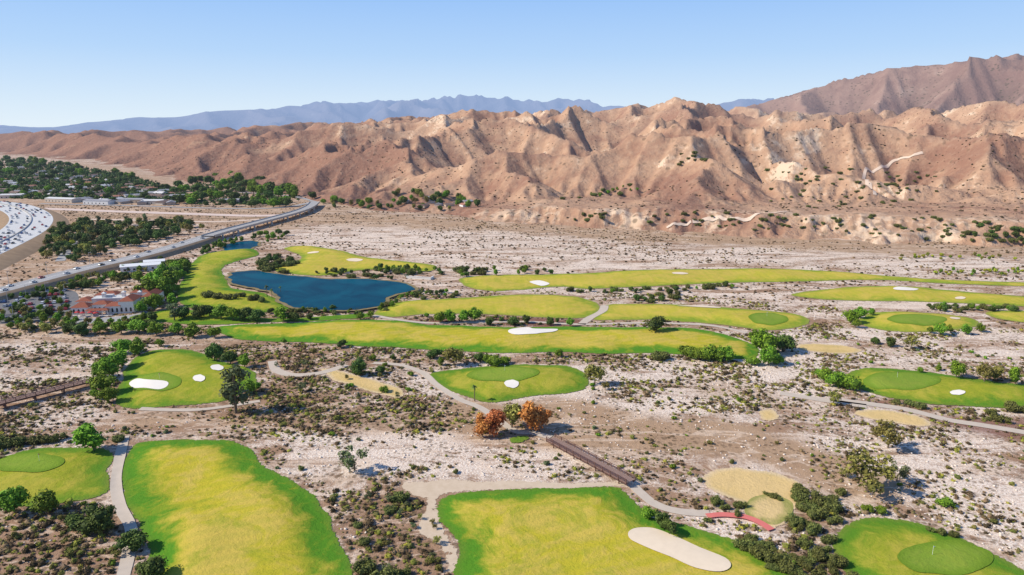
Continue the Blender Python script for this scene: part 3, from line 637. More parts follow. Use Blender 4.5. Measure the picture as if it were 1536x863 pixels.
def palmdata():
    m=MB(); m.tube((0,0,-.05),(.01,0,.86),.028,.02,7); V=[];T=[];t=[]
    g=random.Random(3)
    for k in range(26):
        a=2*pi*k/26+g.uniform(-.1,.1); el=g.uniform(-.5,1.1); L=g.uniform(.17,.24); p=np.array([.01,0,.86]); d=np.array([cos(a)*cos(el),sin(a)*cos(el),sin(el)]); w=np.array([-sin(a),cos(a),0])*.032
        o=len(V); 
        for j in range(5):
            q=p+d*L*j/4+np.array([0,0,-.11*(j/4)**2]); ww=w*(.4,1,1,.7,.1)[j]; V+=[q-ww,q+ww]; t+=[.3+.6*g.random()]*2
        for j in range(4): b=o+2*j; T+=[(b,b+1,b+3),(b,b+3,b+2)]
    V=np.array(V);T=np.array(T);t=np.array(t); cm=tri_data('palm_crown',V,T,[M['palm']],{'tint':t}); td=m.data('palm_trunk',M['bark'])
    TV=np.array(m.v);TT=np.array([(f[0],f[q],f[q+1]) for f in m.f for q in range(1,len(f)-1)])
    jm=tri_data('palm_tree',np.concatenate([V,TV]),np.concatenate([T,TT+len(V)]),[M['palm'],M['bark']],{'tint':np.r_[t,np.zeros(len(TV))]},mi=np.r_[np.zeros(len(T)),np.ones(len(TT))])
    KD['palm']=[(td,cm,jm,V,T,t)]
palmdata()
NAME={'green':'broadleaf_tree','dark':'evergreen_tree','wood':'woodland_tree','bush':'leafy_bush','darkbush':'dark_bush','olive':'olive_green_tree','orange':'autumn_tree','sparse':'sparse_tree','sparseolive':'sparse_tree','tall':'tall_tree','yellow':'yellow_green_tree','palm':'palm_tree'}
CAT=lambda k:'bush' if 'bush' in k else ('palm tree' if k=='palm' else 'tree')
def put(kind,px,py,hpx,label,group=None,parts=None,onhill=False,wf=1.0):
    if onhill:
        q=hit(px,py)
        if q is None: return
        x,y,z,t=q; z-=.3
    else:
        x,y=at(px,py); t=depth(px,py); z=float(TH(np.array([[x,y]]))[0])-.05
    H=hpx*t/F/.95; v=rnd.randrange(len(KD[kind])); td,cm,jm=KD[kind][v][:3]; rz=rnd.uniform(0,6.28)
    sx=wf*H*rnd.uniform(.9,1.15)
    if parts is None: parts=hpx>=22
    if parts:
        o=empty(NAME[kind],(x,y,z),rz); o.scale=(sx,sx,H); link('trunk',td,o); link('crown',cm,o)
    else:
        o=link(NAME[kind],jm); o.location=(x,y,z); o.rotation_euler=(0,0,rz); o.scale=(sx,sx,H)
    tag(o,label,CAT(kind),group); return o
ORD=['first','second','third','fourth','fifth','sixth','seventh','eighth','ninth','tenth','eleventh','twelfth','thirteenth','fourteenth','fifteenth','sixteenth','seventeenth','eighteenth','nineteenth','twentieth']
def cluster(kind,adj,where,pts,group=None,wf=1.0):
    pts=sorted(pts); n=len(pts)
    for k,p in enumerate(pts):
        if n==1: lb=f'{adj} {where}'
        else: lb=f'{adj} {where}, {ORD[k]} from the left'
        put(p[3] if len(p)>3 else kind,p[0],p[1],p[2],lb,group or (f'{adj}s {where}' if n>1 else None),wf=wf)
cluster('green','round green tree','below the left edge lawn',[(22,770,48),(70,772,40)],wf=1.1)
cluster('dark','dark spreading tree','left of the bottom left fairway',[(148,798,46),(203,825,36),(228,872,40),(118,792,28)],wf=1.15)
cluster('green','bright green round tree','at the top end of the cart path',[(142,676,44)],wf=1.35)
cluster('darkbush','low dark bush','behind the left edge lawn',[(20,668,20),(58,664,18),(82,661,16),(-5,672,22),(180,662,12)])
cluster('green','green tree','along the left side of the oval lawn',[(208,533,26),(185,530,24),(178,553,32),(165,568,36),(155,590,34),(163,604,26),(150,566,24),(143,598,18),(240,520,14)],wf=1.2)
cluster('dark','dark round tree','above the left oval lawn',[(322,541,30),(346,546,22),(367,551,22,'green')])
cluster('tall','tall grey green tree','at the right end of the left oval lawn',[(354,620,72)],wf=1.1)
cluster('green','small green tree','right of the tall grey green tree',[(374,592,24),(386,585,14)])
cluster('green','green tree','in the row below the clubhouse lawn',[(150,500,20),(182,500,22),(208,500,24),(235,503,22),(262,503,20),(290,506,22),(322,507,20),(105,500,18,'dark'),(122,503,20,'dark'),(70,500,18,'olive'),(38,498,16,'olive')],wf=1.3)
cluster('green','tall green tree','right of the clubhouse',[(222,452,34),(234,440,38),(247,450,36),(232,466,28),(256,436,30),(214,470,20),(208,424,20),(245,418,22),(262,460,22),(262,412,20),(276,404,18)],wf=1.1)
cluster('dark','dark tree','along the lawn below the pond',[(262,482,26,'tall'),(278,480,20),(300,480,22),(315,476,20),(332,480,22,'green'),(350,482,24,'green'),(368,481,22),(385,482,20),(426,483,24,'green'),(442,482,18),(465,480,10),(540,480,12,'green'),(405,470,10)],wf=1.2)
cluster('darkbush','dark hedge bush','between practice lawn and the pond',[(312,449,12),(328,452,12),(345,453,12),(362,450,10),(380,454,12),(395,456,10)])
cluster('palm','small palm','on the left shore of the pond',[(401,446,18),(408,448,15),(421,441,12)])
cluster('green','small green tree','in the row right of the pond strip',[(640,476,8),(660,484,18),(675,484,20),(693,484,20),(712,482,22),(556,476,10)],wf=1.15)
cluster('dark','small dark tree','on the reddish mulch patch',[(735,488,14),(752,482,8),(770,488,16),(788,485,14),(825,488,14),(836,484,8),(855,490,14,'green')])
cluster('dark','dark round tree','at the right half of the middle fairway edge',[(980,498,26)],wf=1.3)
cluster('bush','green bush','in the cluster at the long fairway right end',[(1034,535,22),(1052,540,24),(1070,542,28),(1088,541,26)])
cluster('green','green tree','past the right end of the long fairway',[(1145,532,40),(1153,548,30,'green'),(1176,527,30,'dark'),(1131,512,18),(1163,545,16,'bush'),(1130,548,16,'bush')],wf=1.1)
cluster('green','tree','in the line below the long middle fairway',[(427,516,10),(511,521,14,'dark'),(538,563,28,'dark'),(571,560,14,'dark'),(590,540,10,'dark'),(652,537,18,'dark'),(681,548,32,'olive'),(740,548,22,'bush'),(720,544,16,'dark'),(756,546,14,'bush'),(838,536,14,'green'),(892,577,36,'olive'),(908,585,14,'olive'),(990,540,16,'darkbush'),(660,548,14),(455,588,18,'sparse')],wf=1.1)
cluster('palm','lone palm','left of the orange trees beside the path',[(712,602,26)])
cluster('orange','bright orange autumn tree','by the timber bridge',[(724,656,38),(741,653,44),(797,648,52),(812,642,36)],wf=1.05)
cluster('olive','olive green tree','between the orange trees',[(768,642,44)])
cluster('sparse','sparse grey green tree','in the wash above the bottom fairways',[(532,706,44)],wf=1.2)
cluster('darkbush','dark bush','at the edges of the bottom centre fairway',[(600,752,20),(585,770,13),(545,860,26),(572,872,30),(975,778,20,'bush'),(992,792,26,'dark'),(1006,802,28,'dark'),(1074,756,16),(538,790,10),(548,815,13),(604,862,15)])
cluster('sparseolive','large sparse olive tree','in the right wash',[(1300,738,70),(1332,672,48)],wf=1.0)
cluster('sparseolive','sparse small tree','around the large sparse tree',[(1345,722,34,'sparse'),(1250,607,24),(1316,655,20),(1366,524,24),(1268,716,18)])
cluster('bush','bright green bush','at the left end of the right middle lawn',[(1242,574,24),(1256,580,28),(1270,582,28),(1232,566,16)])
cluster('green','green tree','behind the right middle lawn',[(1434,567,28),(1476,574,30,'olive'),(1492,572,26,'olive'),(1523,578,28),(1380,560,10),(1408,556,10)])
cluster('darkbush','low dark bush','along the front edge of the right middle lawn',[(1345,606,10),(1362,608,11),(1380,613,12),(1485,622,12),(1500,632,16),(1521,616,18),(1540,620,16)])
cluster('green','small green tree','around the small oval lawn',[(1276,485,22),(1290,478,18),(1283,492,14),(1305,474,12),(1410,503,20),(1425,500,14),(1448,502,16),(1470,498,14),(1395,500,12),(1335,520,16,'dark'),(1312,516,12,'dark')],wf=1.1)
cluster('darkbush','olive scrub bush','in the thicket left of the bottom right lawn',[(1202,748,18),(1222,756,22),(1244,764,20),(1210,772,19),(1232,780,22),(1190,788,18),(1216,798,20),(1256,786,15),(1240,812,17),(1206,820,18),(1232,838,21),(1256,850,20),(1200,846,16),(1272,872,22),(1224,866,20),(1262,742,13)])
cluster('darkbush','round olive bush','below the red path',[(1118,826,19),(1138,836,22),(1160,846,23),(1180,856,20),(1128,812,13),(1090,765,11),(1152,822,14)])
cluster('bush','green bush','above the bottom right lawn',[(1300,768,14),(1322,770,14),(1418,760,16),(1412,802,11,'darkbush'),(1430,806,11,'darkbush'),(1395,797,9,'darkbush')])
cluster('darkbush','low clipped hedge','across the tan tee lawn',[(1150,744,8),(1161,746,9),(1170,750,8),(1108,760,14),(1104,774,12)])
def pxin(poly,n,seed,mn=0):
    g=random.Random(seed); P=np.array(poly,float); lo=P.min(0);hi=P.max(0); out=[]; k=0
    while len(out)<n and k<60*n:
        k+=1; q=np.array([[g.uniform(lo[0],hi[0]),g.uniform(lo[1],hi[1])]])
        if inside(q,P)[0] and all((q[0,0]-a)**2+((q[0,1]-b)*2)**2>mn*mn for a,b in out): out.append((q[0,0],q[0,1]))
    return out
def scatter(kinds,poly,n,h0,h1,label,group,seed,mn=0,onhill=False,wf=1.0):
    g=random.Random(seed+1)
    for (a,b) in sorted(pxin(poly,n,seed,mn),key=lambda p:p[1]):
        k=g.choice(kinds); put(k,a,b,g.uniform(h0,h1),label,group,parts=False,onhill=onhill,wf=wf)
TOWN=[(-20,238),(60,240),(180,262),(270,284),(290,300),(260,306),(60,300),(-20,296)]
scatter(['wood','wood','wood','olive','tall'],[(60,388),(75,352),(120,338),(200,334),(270,336),(312,344),(262,356),(180,376),(110,394)],190,9,17,'dark tree in the dense grove between freeway and road bridge','trees in the grove',5,5)
scatter(['green','dark'],[(290,380),(336,364),(420,350),(440,356),(400,365),(385,358),(340,372),(300,386)],30,6,11,'green tree beside the small pond under the road bridge','trees by the small pond',6,5)
scatter(['dark','green','olive'],[(0,452),(60,435),(130,418),(200,402),(245,390),(255,398),(190,418),(130,432),(60,446)],50,7,12,'small tree between the road and the car park','trees along the road',7,5)
scatter(['green','dark','olive'],[(0,465),(100,470),(110,485),(230,480),(230,496),(0,496)],56,10,17,'tree in front of the car park and clubhouse','trees before the car park',8,8)
scatter(['green','dark','olive'],[(80,434),(110,430),(140,424),(200,414),(215,420),(170,428),(120,436)],22,9,15,'tree behind the clubhouse and car park','trees behind the clubhouse',28,6)
scatter(['green','dark'],[(10,448),(100,440),(104,466),(20,478)],12,7,11,'small tree planted between the parked cars','trees in the car park',38,12)
scatter(['green','dark'],[(235,425),(268,398),(285,402),(270,425),(262,448),(245,455)],22,12,20,'green tree left of the practice lawn','trees left of the practice lawn',29,8)
scatter(['wood','wood','green'],TOWN,110,7,11,'dark green tree in the far suburb under the hills','suburb trees',9,7,wf=1.3)
scatter(['wood','green'],[(255,284),(300,270),(360,268),(430,285),(470,300),(440,312),(300,312),(262,304)],80,9,17,'dark tree on the wooded strip at the hill foot','hill foot trees',10,5,wf=1.2)
scatter(['green','wood','olive'],[(480,302),(560,308),(600,290),(640,286),(700,300),(725,310),(690,316),(560,318),(490,314)],50,7,14,'green tree around the houses at the hill foot','trees around hill foot houses',11,4,onhill=True)
scatter(['dark','darkbush'],[(385,405),(405,380),(440,392),(470,404),(440,412),(400,412)],22,7,13,'dark tree on the small island of brush behind the pond','trees behind the pond',12,5)
scatter(['dark','green','darkbush'],[(560,402),(640,404),(700,405),(780,405),(830,403),(830,412),(700,416),(640,412),(560,415)],40,7,12,'dark tree right of the pond by the farthest fairway','trees right of the pond',13,5)
scatter(['darkbush','dark'],[(470,410),(600,404),(630,420),(622,428),(560,420),(480,418)],26,5,10,'low dark bush on the far pond shore','far shore bushes',14,5)
scatter(['darkbush','green','dark'],[(430,464),(560,466),(600,447),(625,440),(627,446),(570,473),(430,472)],26,5,10,'low bush on the near shore of the pond','near shore bushes',39,6)
scatter(['dark','darkbush','green'],[(590,440),(640,436),(690,440),(680,447),(610,452)],18,5,9,'low bush between pond and the farthest fairway','bushes beside the pond strip',15,5)
scatter(['green','dark','darkbush'],[(840,434),(900,437),(1010,432),(1100,428),(1100,432),(1010,438),(900,441),(860,440)],26,6,10,'small tree along the near edge of the farthest fairway','trees below the farthest fairway',16,6)
scatter(['dark','darkbush'],[(940,445),(1010,438),(1040,446),(1000,454),(950,455)],12,7,12,'dark shrub in the patch behind the round green','shrubs behind the strip',17,6)
scatter(['darkbush','green','dark'],[(1380,460),(1540,462),(1540,468),(1470,470),(1380,466)],22,7,11,'dark tree in the line below the upper right fairway','trees below upper right fairway',18,6)
scatter(['yellow','green','olive'],[(1330,384),(1540,384),(1540,392),(1330,390)],20,5,8,'yellow green bush at the far riverbank','far riverbank bushes',19,6)
scatter(['yellow','green'],[(1400,408),(1540,404),(1540,414),(1400,414)],24,5,8,'yellow green bush in the band behind the right fairway','bushes behind the right fairway',20,5)
scatter(['dark','darkbush'],[(1450,340),(1540,345),(1540,372),(1480,368),(1450,355)],18,7,11,'dark tree on the slope at the right edge','right slope trees',21,6,onhill=True)
scatter(['darkbush'],[(1005,232),(1040,228),(1060,244),(1020,250)],9,4,7,'dark tree in the high hollow of the hills','hollow trees',22,4,onhill=True)
scatter(['green','darkbush'],[(820,300),(900,284),(960,278),(960,290),(880,300)],16,4,7,'green bush in the dry gully under the hills','gully bushes',23,5,onhill=True)
scatter(['darkbush'],[(1150,250),(1400,260),(1420,300),(1250,320),(1130,300)],60,3,6,'dark shrub on the right hill slope','right hill shrubs',24,6,onhill=True)
scatter(['darkbush'],[(860,318),(1200,322),(1500,330),(1500,366),(1100,346),(860,334)],80,4,7,'dark shrub on the bluff above the riverbed','bluff shrubs',25,6,onhill=True)
scatter(['yellow','olive'],[(95,366),(128,340),(132,346),(104,374)],10,7,11,'yellow green bush beside the freeway bank','freeway bank bushes',26,3)
scatter(['darkbush'],[(1190,735),(1250,745),(1250,785),(1235,800),(1250,850),(1275,882),(1190,882)],36,9,15,'small olive scrub filling the thicket at bottom right','thicket scrub at bottom right',31,8)
scatter(['darkbush'],[(1108,812),(1195,822),(1200,870),(1120,850)],14,8,14,'small olive scrub below the red path','scrub below the red path',32,8)
scatter(['sparseolive','olive'],[(0,780),(120,778),(185,800),(185,870),(0,870)],18,9,16,'small scrub bush in the bottom left corner','bottom left scrub',33,14)
scatter(['sparseolive','sparse'],[(540,742),(640,752),(665,820),(680,870),(545,870)],18,9,16,'small scrub bush between the two bottom fairways','scrub between bottom fairways',34,12)
scatter(['olive','sparse','bush'],[(390,520),(640,535),(640,600),(400,600)],22,6,12,'small bush around the pale tee strip','bushes around the pale tee strip',35,14)
# ---------------------------------------------------------------- roads, freeway, bridges
def raised(name,pts,w,z,out,mat,label,cat,kind='structure'):
    C=catmull(np.array([at(p[0],p[1],z) for p in pts]),False,8); t=np.gradient(C,axis=0); t/=np.linalg.norm(t,axis=1)[:,None]; nn=np.stack([-t[:,1],t[:,0]],1)
    prof=[(w/2+out,-.2),(w/2,z),(-w/2,z),(-w/2-out,-.2)]; n=len(C); V=np.concatenate([np.column_stack([C+nn*a,np.full(n,b)]) for a,b in prof])
    F4=[(a*n+i,(a+1)*n+i,(a+1)*n+i+1,a*n+i+1) for a in range(3) for i in range(n-1)]
    o=link(name,tri_data(name,V,np.array(F4),[mat],None)); tag(o,label,cat,None,kind); RIB.append((C,w+2*out)); return C,nn
def strip(C,nn,off,w,z,name,mat,label,cat='road marking',dash=None,parent=None,h=0):
    V=[];Fc=[]
    n=len(C); rg=range(n-1)
    for i in rg:
        if dash and i%dash: continue
        o=len(V); a0=C[i]+nn[i]*(off-w/2);a1=C[i]+nn[i]*(off+w/2);b0=C[i+1]+nn[i+1]*(off-w/2);b1=C[i+1]+nn[i+1]*(off+w/2)
        V+=[(*a0,z+h),(*a1,z+h),(*b1,z+h),(*b0,z+h)]; Fc.append((o,o+1,o+2,o+3))
        if h:
            V+=[(*a0,z),(*a1,z),(*b1,z),(*b0,z)]; Fc+=[(o+4,o+7,o+3,o),(o+5,o+1,o+2,o+6)]
    ob=link(name,tri_data(name,np.array(V),np.array(Fc),[mat]),parent)
    if not parent: tag(ob,label,cat,None,'structure')
    return ob
fwC,fwN=raised('freeway_embankment',[(-240,312),(-120,303),(-40,303),(10,308),(38,318),(47,330),(34,346),(0,364),(-60,390),(-160,430)],42,5,14,M['bank'],'brown earth bank carrying the curved freeway','embankment')
strip(fwC,fwN,0,40,5.08,'freeway',M['concrete'],'wide pale concrete freeway curving at the left edge','freeway')
for k,off in enumerate((-19,-1.2,1.2,19)): strip(fwC,fwN,off,.35,5.14,'road_marking',M['paint'],['outer','inner left','inner right','far outer'][k]+' white edge line of the freeway')
for k,off in enumerate((-14.5,-10,-5.5,5.5,10,14.5)): strip(fwC,fwN,off,.3,5.14,'road_marking',M['paint'],ORD[k]+' dashed lane line counted across the curved freeway',dash=3)
b=strip(fwC,fwN,0,.7,5.1,'median_barrier',M['conc2'],'x',h=1); tag(b,'low concrete barrier along the middle of the freeway','barrier'); del b['kind']
art=[(-160,478),(-60,452),(0,436),(60,420),(130,402),(200,386),(270,367),(318,352)]
rC,rN=raised('road_embankment',art,15,4,4,M['bank'],'low earth bank under the straight road','embankment')
strip(rC,rN,0,13,4.06,'road',M['road'],'straight grey road leading to the river bridge','road')
strip(rC,rN,0,.5,4.1,'road_marking',M['paint'],'white centre line of the straight grey road')
strip(rC,rN,6.6,1.4,4.06,'pavement',M['conc2'],'raised pale kerb pavement on the straight road','pavement',h=.15)
brp=[(312,354),(345,344.5),(385,334),(425,323.5),(452,315.5),(466,309),(472,303)]
C=catmull(np.array([at(p[0],p[1],5) for p in brp]),False,8); t=np.gradient(C,axis=0); t/=np.linalg.norm(t,axis=1)[:,None]; nn=np.stack([-t[:,1],t[:,0]],1)
RB=empty('road_bridge',(*C[20],0)); tag(RB,'long grey concrete road bridge over the dry river','bridge')
Cl=C-C[20]
strip(Cl,nn,0,13,3.9,'deck',M['conc2'],'',parent=RB,h=1.1); strip(Cl,nn,0,11,5.04,'roadway',M['road'],'',parent=RB)
for off in (-6.2,6.2): strip(Cl,nn,off,.5,5.0,'parapet',M['conc2'],'',parent=RB,h=1.0)
for i in range(4,44,5):
    m=MB(); p=Cl[i]
    for s in (-5,0,5):
        q=p+nn[i]*s; m.tube((q[0],q[1],-.5),(q[0],q[1],4.0),1.0,1.0,8)
    m.build('pier',M['conc2'],RB)
ribbon('flood_channel',[(60,313),(160,317),(280,321),(380,324),(440,322)],18,M['channel'],.2,False,label='pale concrete flood channel crossing behind the grove')
ribbon('dirt_road',[(120,329),(220,331),(320,333),(400,329)],9,M['dirtplain'],.2,False,label='pale dirt road between the grove and the flood channel',cat='dirt road')
ribbon('dirt_road',[(90,322),(200,324.5),(330,328),(400,326)],6,M['bank'],.2,False,label='narrow brown track beside the flood channel',cat='dirt road')
ribbon('street',[(60,306),(200,309),(330,313),(420,312),(472,303)],8,M['road'],.35,False,label='grey street along the suburb edge',cat='street')
ribbon('street',[(472,303),(440,295),(380,290),(330,288)],7,M['road'],.30,False,label='street curving from the bridge to the hills',cat='street')
ribbon('street',[(90,392),(104,372),(118,352),(122,338)],7,M['road'],.2,False,label='ramp road beside the freeway bank',cat='street')
LOTP=pxpoly([(-60,462),(0,446),(60,438),(108,436),(118,450),(104,468),(60,482),(-60,486)],4,0)
sheet('car_park',LOTP,M['asphalt'],.08,label='asphalt car park left of the clubhouse',cat='car park'); EXC.append(LOTP)
DRV=pxpoly([(105,470),(135,478),(200,472),(215,466),(222,474),(180,482),(120,486),(96,480)],4,0)
sheet('driveway',DRV,M['road'],.07,label='drive in front of the clubhouse',cat='driveway'); EXC.append(DRV)
def timber_bridge(a,b,z,w,label,hr=1.2):
    a=np.array(at(*a,z)); b=np.array(at(*b,z)); L=np.linalg.norm(b-a); ang=math.atan2(b[1]-a[1],b[0]-a[0])
    R=empty('timber_bridge',(a[0],a[1],0),ang); tag(R,label,'bridge')
    m=MB(); k=0.0
    while k<L: m.box(k,k+.42,-w/2,w/2,z-.08,z+.02); k+=.5
    m.build('deck',M['wooddeck'],R)
    m=MB(); m.box(0,L,-w/2+.2,-w/2+.5,z-.7,z-.09); m.box(0,L,w/2-.5,w/2-.2,z-.7,z-.09); m.build('girder',M['wood'],R)
    n=int(L/3)
    for s in (-1,1):
        m=MB(); y=s*(w/2+.05)
        for i in range(n+1): m.box(i*L/n-.1,i*L/n+.1,y-.09,y+.09,z-.6,z+hr)
        for zz in (.35,.75,hr): m.box(0,L,y-.05,y+.05,z+zz-.08,z+zz+.06)
        for i in range(n): m.tube((i*L/n,y,z+.1),((i+1)*L/n,y,z+hr-.1),.05,.05,4)
        m.build('railing',M['wood'],R)
    for i in range(1,n,3):
        m=MB(); x=i*L/n
        for s in (-1,0,1): m.tube((x,s*w*.42,-.3),(x,s*w*.38,z-.6),.2,.2,6)
        m.build('pier',M['wood'],R)
    RIB.append((np.array([a,b]),w+2))
timber_bridge((826,658),(946,722),1.7,3.6,'long brown timber footbridge in the centre of the wash')
timber_bridge((-10,606),(134,570),2.5,4.2,'dark timber bridge at the left edge beside the oval lawn')
# ---------------------------------------------------------------- cars
def cardata():
    m=MB(); prof=[(-2.2,.35),(-2.25,.75),(-2.1,.95),(-1.3,1.0),(1.0,.98),(2.0,.85),(2.25,.65),(2.2,.35)]
    def ex(m,prof,w0,w1=None):
        n=len(prof); w1=w1 or [w0]*n
        m.add([(x,-w1[i],z) for i,(x,z) in enumerate(prof)]+[(x,w1[i],z) for i,(x,z) in enumerate(prof)],[tuple(range(n))]+[tuple(range(2*n-1,n-1,-1))]+[(i,n+i,n+(i+1)%n,(i+1)%n) for i in range(n)])
    ex(m,prof,.9); 
    ex(m,[(-1.35,1.38),(-1.2,1.45),(.2,1.45),(.35,1.38)],.68)
    g=MB(); ex(g,[(-1.9,.97),(-1.3,1.4),(.3,1.4),(1.1,.96)],0,[.84,.7,.7,.84])
    w=MB(); w.tube((0,-.11,0),(0,.11,0),.33,.33,10)
    return m,g,w
cb,cg,cw=cardata(); gdat=cg.data('car_glass',M['win']); wdat=cw.data('car_wheel',M['rubber']); bodies=[(c,cb.data('car_body_'+c,m)) for c,m in M['cars']]
NC=0
def car(x,y,z,rz,where,group,ci=None):
    global NC
    if NC>=296: return
    NC+=1
    c,bd=bodies[ci if ci is not None else rnd.choice([0,0,0,1,1,2,2,3,4])]
    o=empty('car',(x,y,z),rz); tag(o,f'{c} car {where}','car',group)
    link('body',bd,o); link('window_glass',gdat,o)
    for sx in (-1.4,1.4):
        for sy in (-.82,.82): q=link('wheel',wdat,o); q.location=(sx,sy,.33)
for i in range(4,len(rC)-2,3):
    p=rC[i]+rN[i]*(3 if i%2 else -3); t=rC[i+1]-rC[i]; car(p[0],p[1],4.12,math.atan2(t[1],t[0]),'on the straight grey road','cars on the straight road')
for row in range(7):
    p0=at(-20,482-row*6.6); p1=at(104-abs(row-3)*2,470-row*5.6); d=p1-p0; L=np.linalg.norm(d); u=d/L
    k=3.
    while k<L:
        p=p0+u*k; k+=3.1
        if rnd.random()<.66 and inside(np.array([p]),LOTP)[0]:
            px=768+F*p[0]/ (p[1]*cos(PT)+CH*sin(PT))
            if px<-5: continue
            car(p[0],p[1],.09,math.atan2(u[1],u[0])+pi/2,'parked in the car park row '+ORD[row]+' from the front','cars in the car park row '+str(row+1))
for i in range(2,len(fwC)-2):
    for off in (-17,-12.5,-8,-3.5,3.5,8,12.5,17):
        f=rnd.random(); p=fwC[i]*(1-f)+fwC[i+1]*f+fwN[i]*off
        px=768+F*p[0]/(p[1]*cos(PT)+CH*sin(PT))
        if rnd.random()<.36 and px>-8:
            t=fwC[i+1]-fwC[i]
            car(p[0],p[1],5.15,math.atan2(t[1],t[0]),'driving on the curved freeway','cars on the freeway')
# ---------------------------------------------------------------- buildings
def clubhouse():
    x,y=at(160,472); R=empty('clubhouse',(x,y,0),radians(8)); tag(R,'cream clubhouse with red tiled roofs beside the car park','building')
    W=[(-14,5,9,8,4.2,2.2),(-5,8,8,7,4.8,1.5),(3,5,8,8,4.4,1.7),(10,8,8,13,6.8,2.3),(18,20,7,16,6.6,2.2),(10,26,10,8,7.2,2.0),(-8,24,12,8,6.6,1.8),(-17,17,8,9,5.0,1.7)]
    for (cx,cy,w,d,h,rh) in W:
        m=MB(); m.box(cx-w/2,cx+w/2,cy-d/2,cy+d/2,-.2,h); m.build('wall',M['cream'],R)
        m=MB(); m.hip(cx,cy,w,d,h+.01,rh,.4,.7); m.build('roof',M['tile'],R)
        k=cx-w/2+1.0
        while k<cx+w/2-1.5:
            m=MB(); m.box(k,k+1.0,cy-d/2-.06,cy-d/2+.05,1.0,2.8)
            m.add([(k+.5+.5*cos(q*pi/6),cy-d/2-.06,2.8+.5*sin(q*pi/6)) for q in range(7)],[tuple(range(7))]); m.build('window',M['win'],R); k+=2.4
    m=MB(); m.box(-12,5.5,12,20,-.2,5.8); m.box(-12.2,5.7,11.8,20.2,5.8,6.6); m.box(-6,-2,15,18,6.6,7.8); m.build('flat_roof_block',M['flat'],R)
    for q in ((-6,14),(4,15.5),(13,15)):
        m=MB(); m.box(q[0]-.9,q[0]+.9,q[1]-.9,q[1]+.9,5,9.2); m.hip(q[0],q[1],1.8,1.8,9.2,.9,.3,1); m.build('chimney',M['cream'],R)
    m=MB(); m.box(-20,4,-4.6,0,.0,.35); m.build('terrace',M['conc2'],R)
    m=MB(); m.hip(-4,-1,12,3,3.0,1.0,.2,.9); m.build('porch_roof',M['tile'],R)
    for k in range(5): m=MB(); m.tube((-9.6+k*2.8,-2.2,.3),(-9.6+k*2.8,-2.2,3.0),.22,.2,8); m.build('porch_column',M['cream'],R)
    for k in range(5):
        q=(x-17+k*3.6,y-4.0+(k%2)*1.2-1.5); U=empty('parasol',(q[0],q[1],0.35)); tag(U,f'red parasol on the clubhouse terrace, {ORD[k]} from the left','parasol','red parasols on the terrace')
        m=MB(); m.tube((0,0,0),(0,0,2.5),.05,.05,6); m.build('pole',M['metal'],U)
        m=MB(); n=8; m.add([(1.6*cos(2*pi*i/n),1.6*sin(2*pi*i/n),2.1) for i in range(n)]+[(0,0,2.9)],[(i,(i+1)%n,n) for i in range(n)]); m.build('canopy',M['redfab'],U)
clubhouse()
def hall(px,py,w,d,h,rz,label,roofm,wallm):
    x,y=at(px,py); R=empty('storage_building' if 'stor' in label else 'building',(x,y,0),rz); tag(R,label,'building')
    m=MB(); m.box(-w/2,w/2,-d/2,d/2,-.2,h); m.build('wall',wallm,R); m=MB(); m.gable(0,0,w,d,h+.01,h*.3,.4); m.build('roof',roofm,R)
    k=-w/2+2
    while k<w/2-3 and k<60: m=MB(); m.box(k,k+1.6,-d/2-.05,-d/2+.04,1.0,2.4); m.build('window',M['win'],R); k+=6
hall(212,405,26,11,4,.45,'long white roofed hall behind the clubhouse',M['white'],M['white'])
hall(232,398,14,9,3.5,.45,'small white shed at the right of the long hall',M['white'],M['walls'][0])
for k,(px,py,w) in enumerate([(95,303,50),(150,306,40),(200,304,34),(232,306,30),(275,298,36),(345,305,26),(20,297,30)]):
    hall(px,py,w,16,5,.1*(k-3),['long pale warehouse','beige low warehouse','flat tan shop building','small pale depot','white office building','pale works building','low tan building'][k]+' at the suburb edge, '+ORD[[1,2,3,4,5,6,0][k]]+' from the left',M['roofs'][2 if k%3==0 else 1],M['walls'][k%3])
hw=MB(); hw.box(-7,7,-5,5,-1.5,3.4); hr=MB(); hr.gable(0,0,14,10,3.41,2.2,.6); hr.box(3,3.9,1,1.9,3.6,6.4)
HW=[hw.data('house_wall',m) for m in M['walls']]; HR=[hr.data('house_roof',m) for m in M['roofs']]
RN=['brown','grey','pale','terracotta']; WN=['beige','white','tan']
def house(px,py,onhill,where,group,s0=1.):
    q=hit(px,py) if onhill else np.array([*at(px,py),0,0])
    if q is None: return
    a=rnd.randrange(3); b=rnd.choice([0,0,1,1,2,3])
    o=empty('house',(q[0],q[1],q[2]),rnd.uniform(0,3.1)); s=rnd.uniform(.8,1.2)*s0; o.scale=(s*1.15,s*1.1,s); tag(o,f'small {WN[a]} house with {RN[b]} roof {where}','house',f'{WN[a]} {RN[b]} roofed houses {group}')
    link('wall',HW[a],o); link('roof',HR[b],o)
for (a,b_) in pxin([(-10,246),(60,245),(180,268),(262,290),(250,298),(60,296),(-10,290)],110,41,7): house(a,b_,False,'in the far suburb','in the suburb',.9)
for (a,b_) in pxin([(120,300),(270,304),(290,310),(120,309)],10,42,10): house(a,b_,False,'behind the flood channel','by the channel')
for (a,b_) in pxin([(590,300),(660,296),(715,306),(690,313),(600,312)],9,43,9): house(a,b_,True,'at the hill foot among trees','at the hill foot',.7)
m=MB(); m.box(-9,9,-.4,.4,-.2,1.6); m.box(-9.3,9.3,-.55,.55,1.6,1.8); m.box(8.2,9,.4,6,-.2,1.6)
x,y=at(628,419); o=link('pond_outlet_wall',m.data('pond_outlet_wall',M['cream'])); o.location=(x,y,0); o.rotation_euler=(0,0,-.25); tag(o,'pale low wall at the right end of the pond','wall')
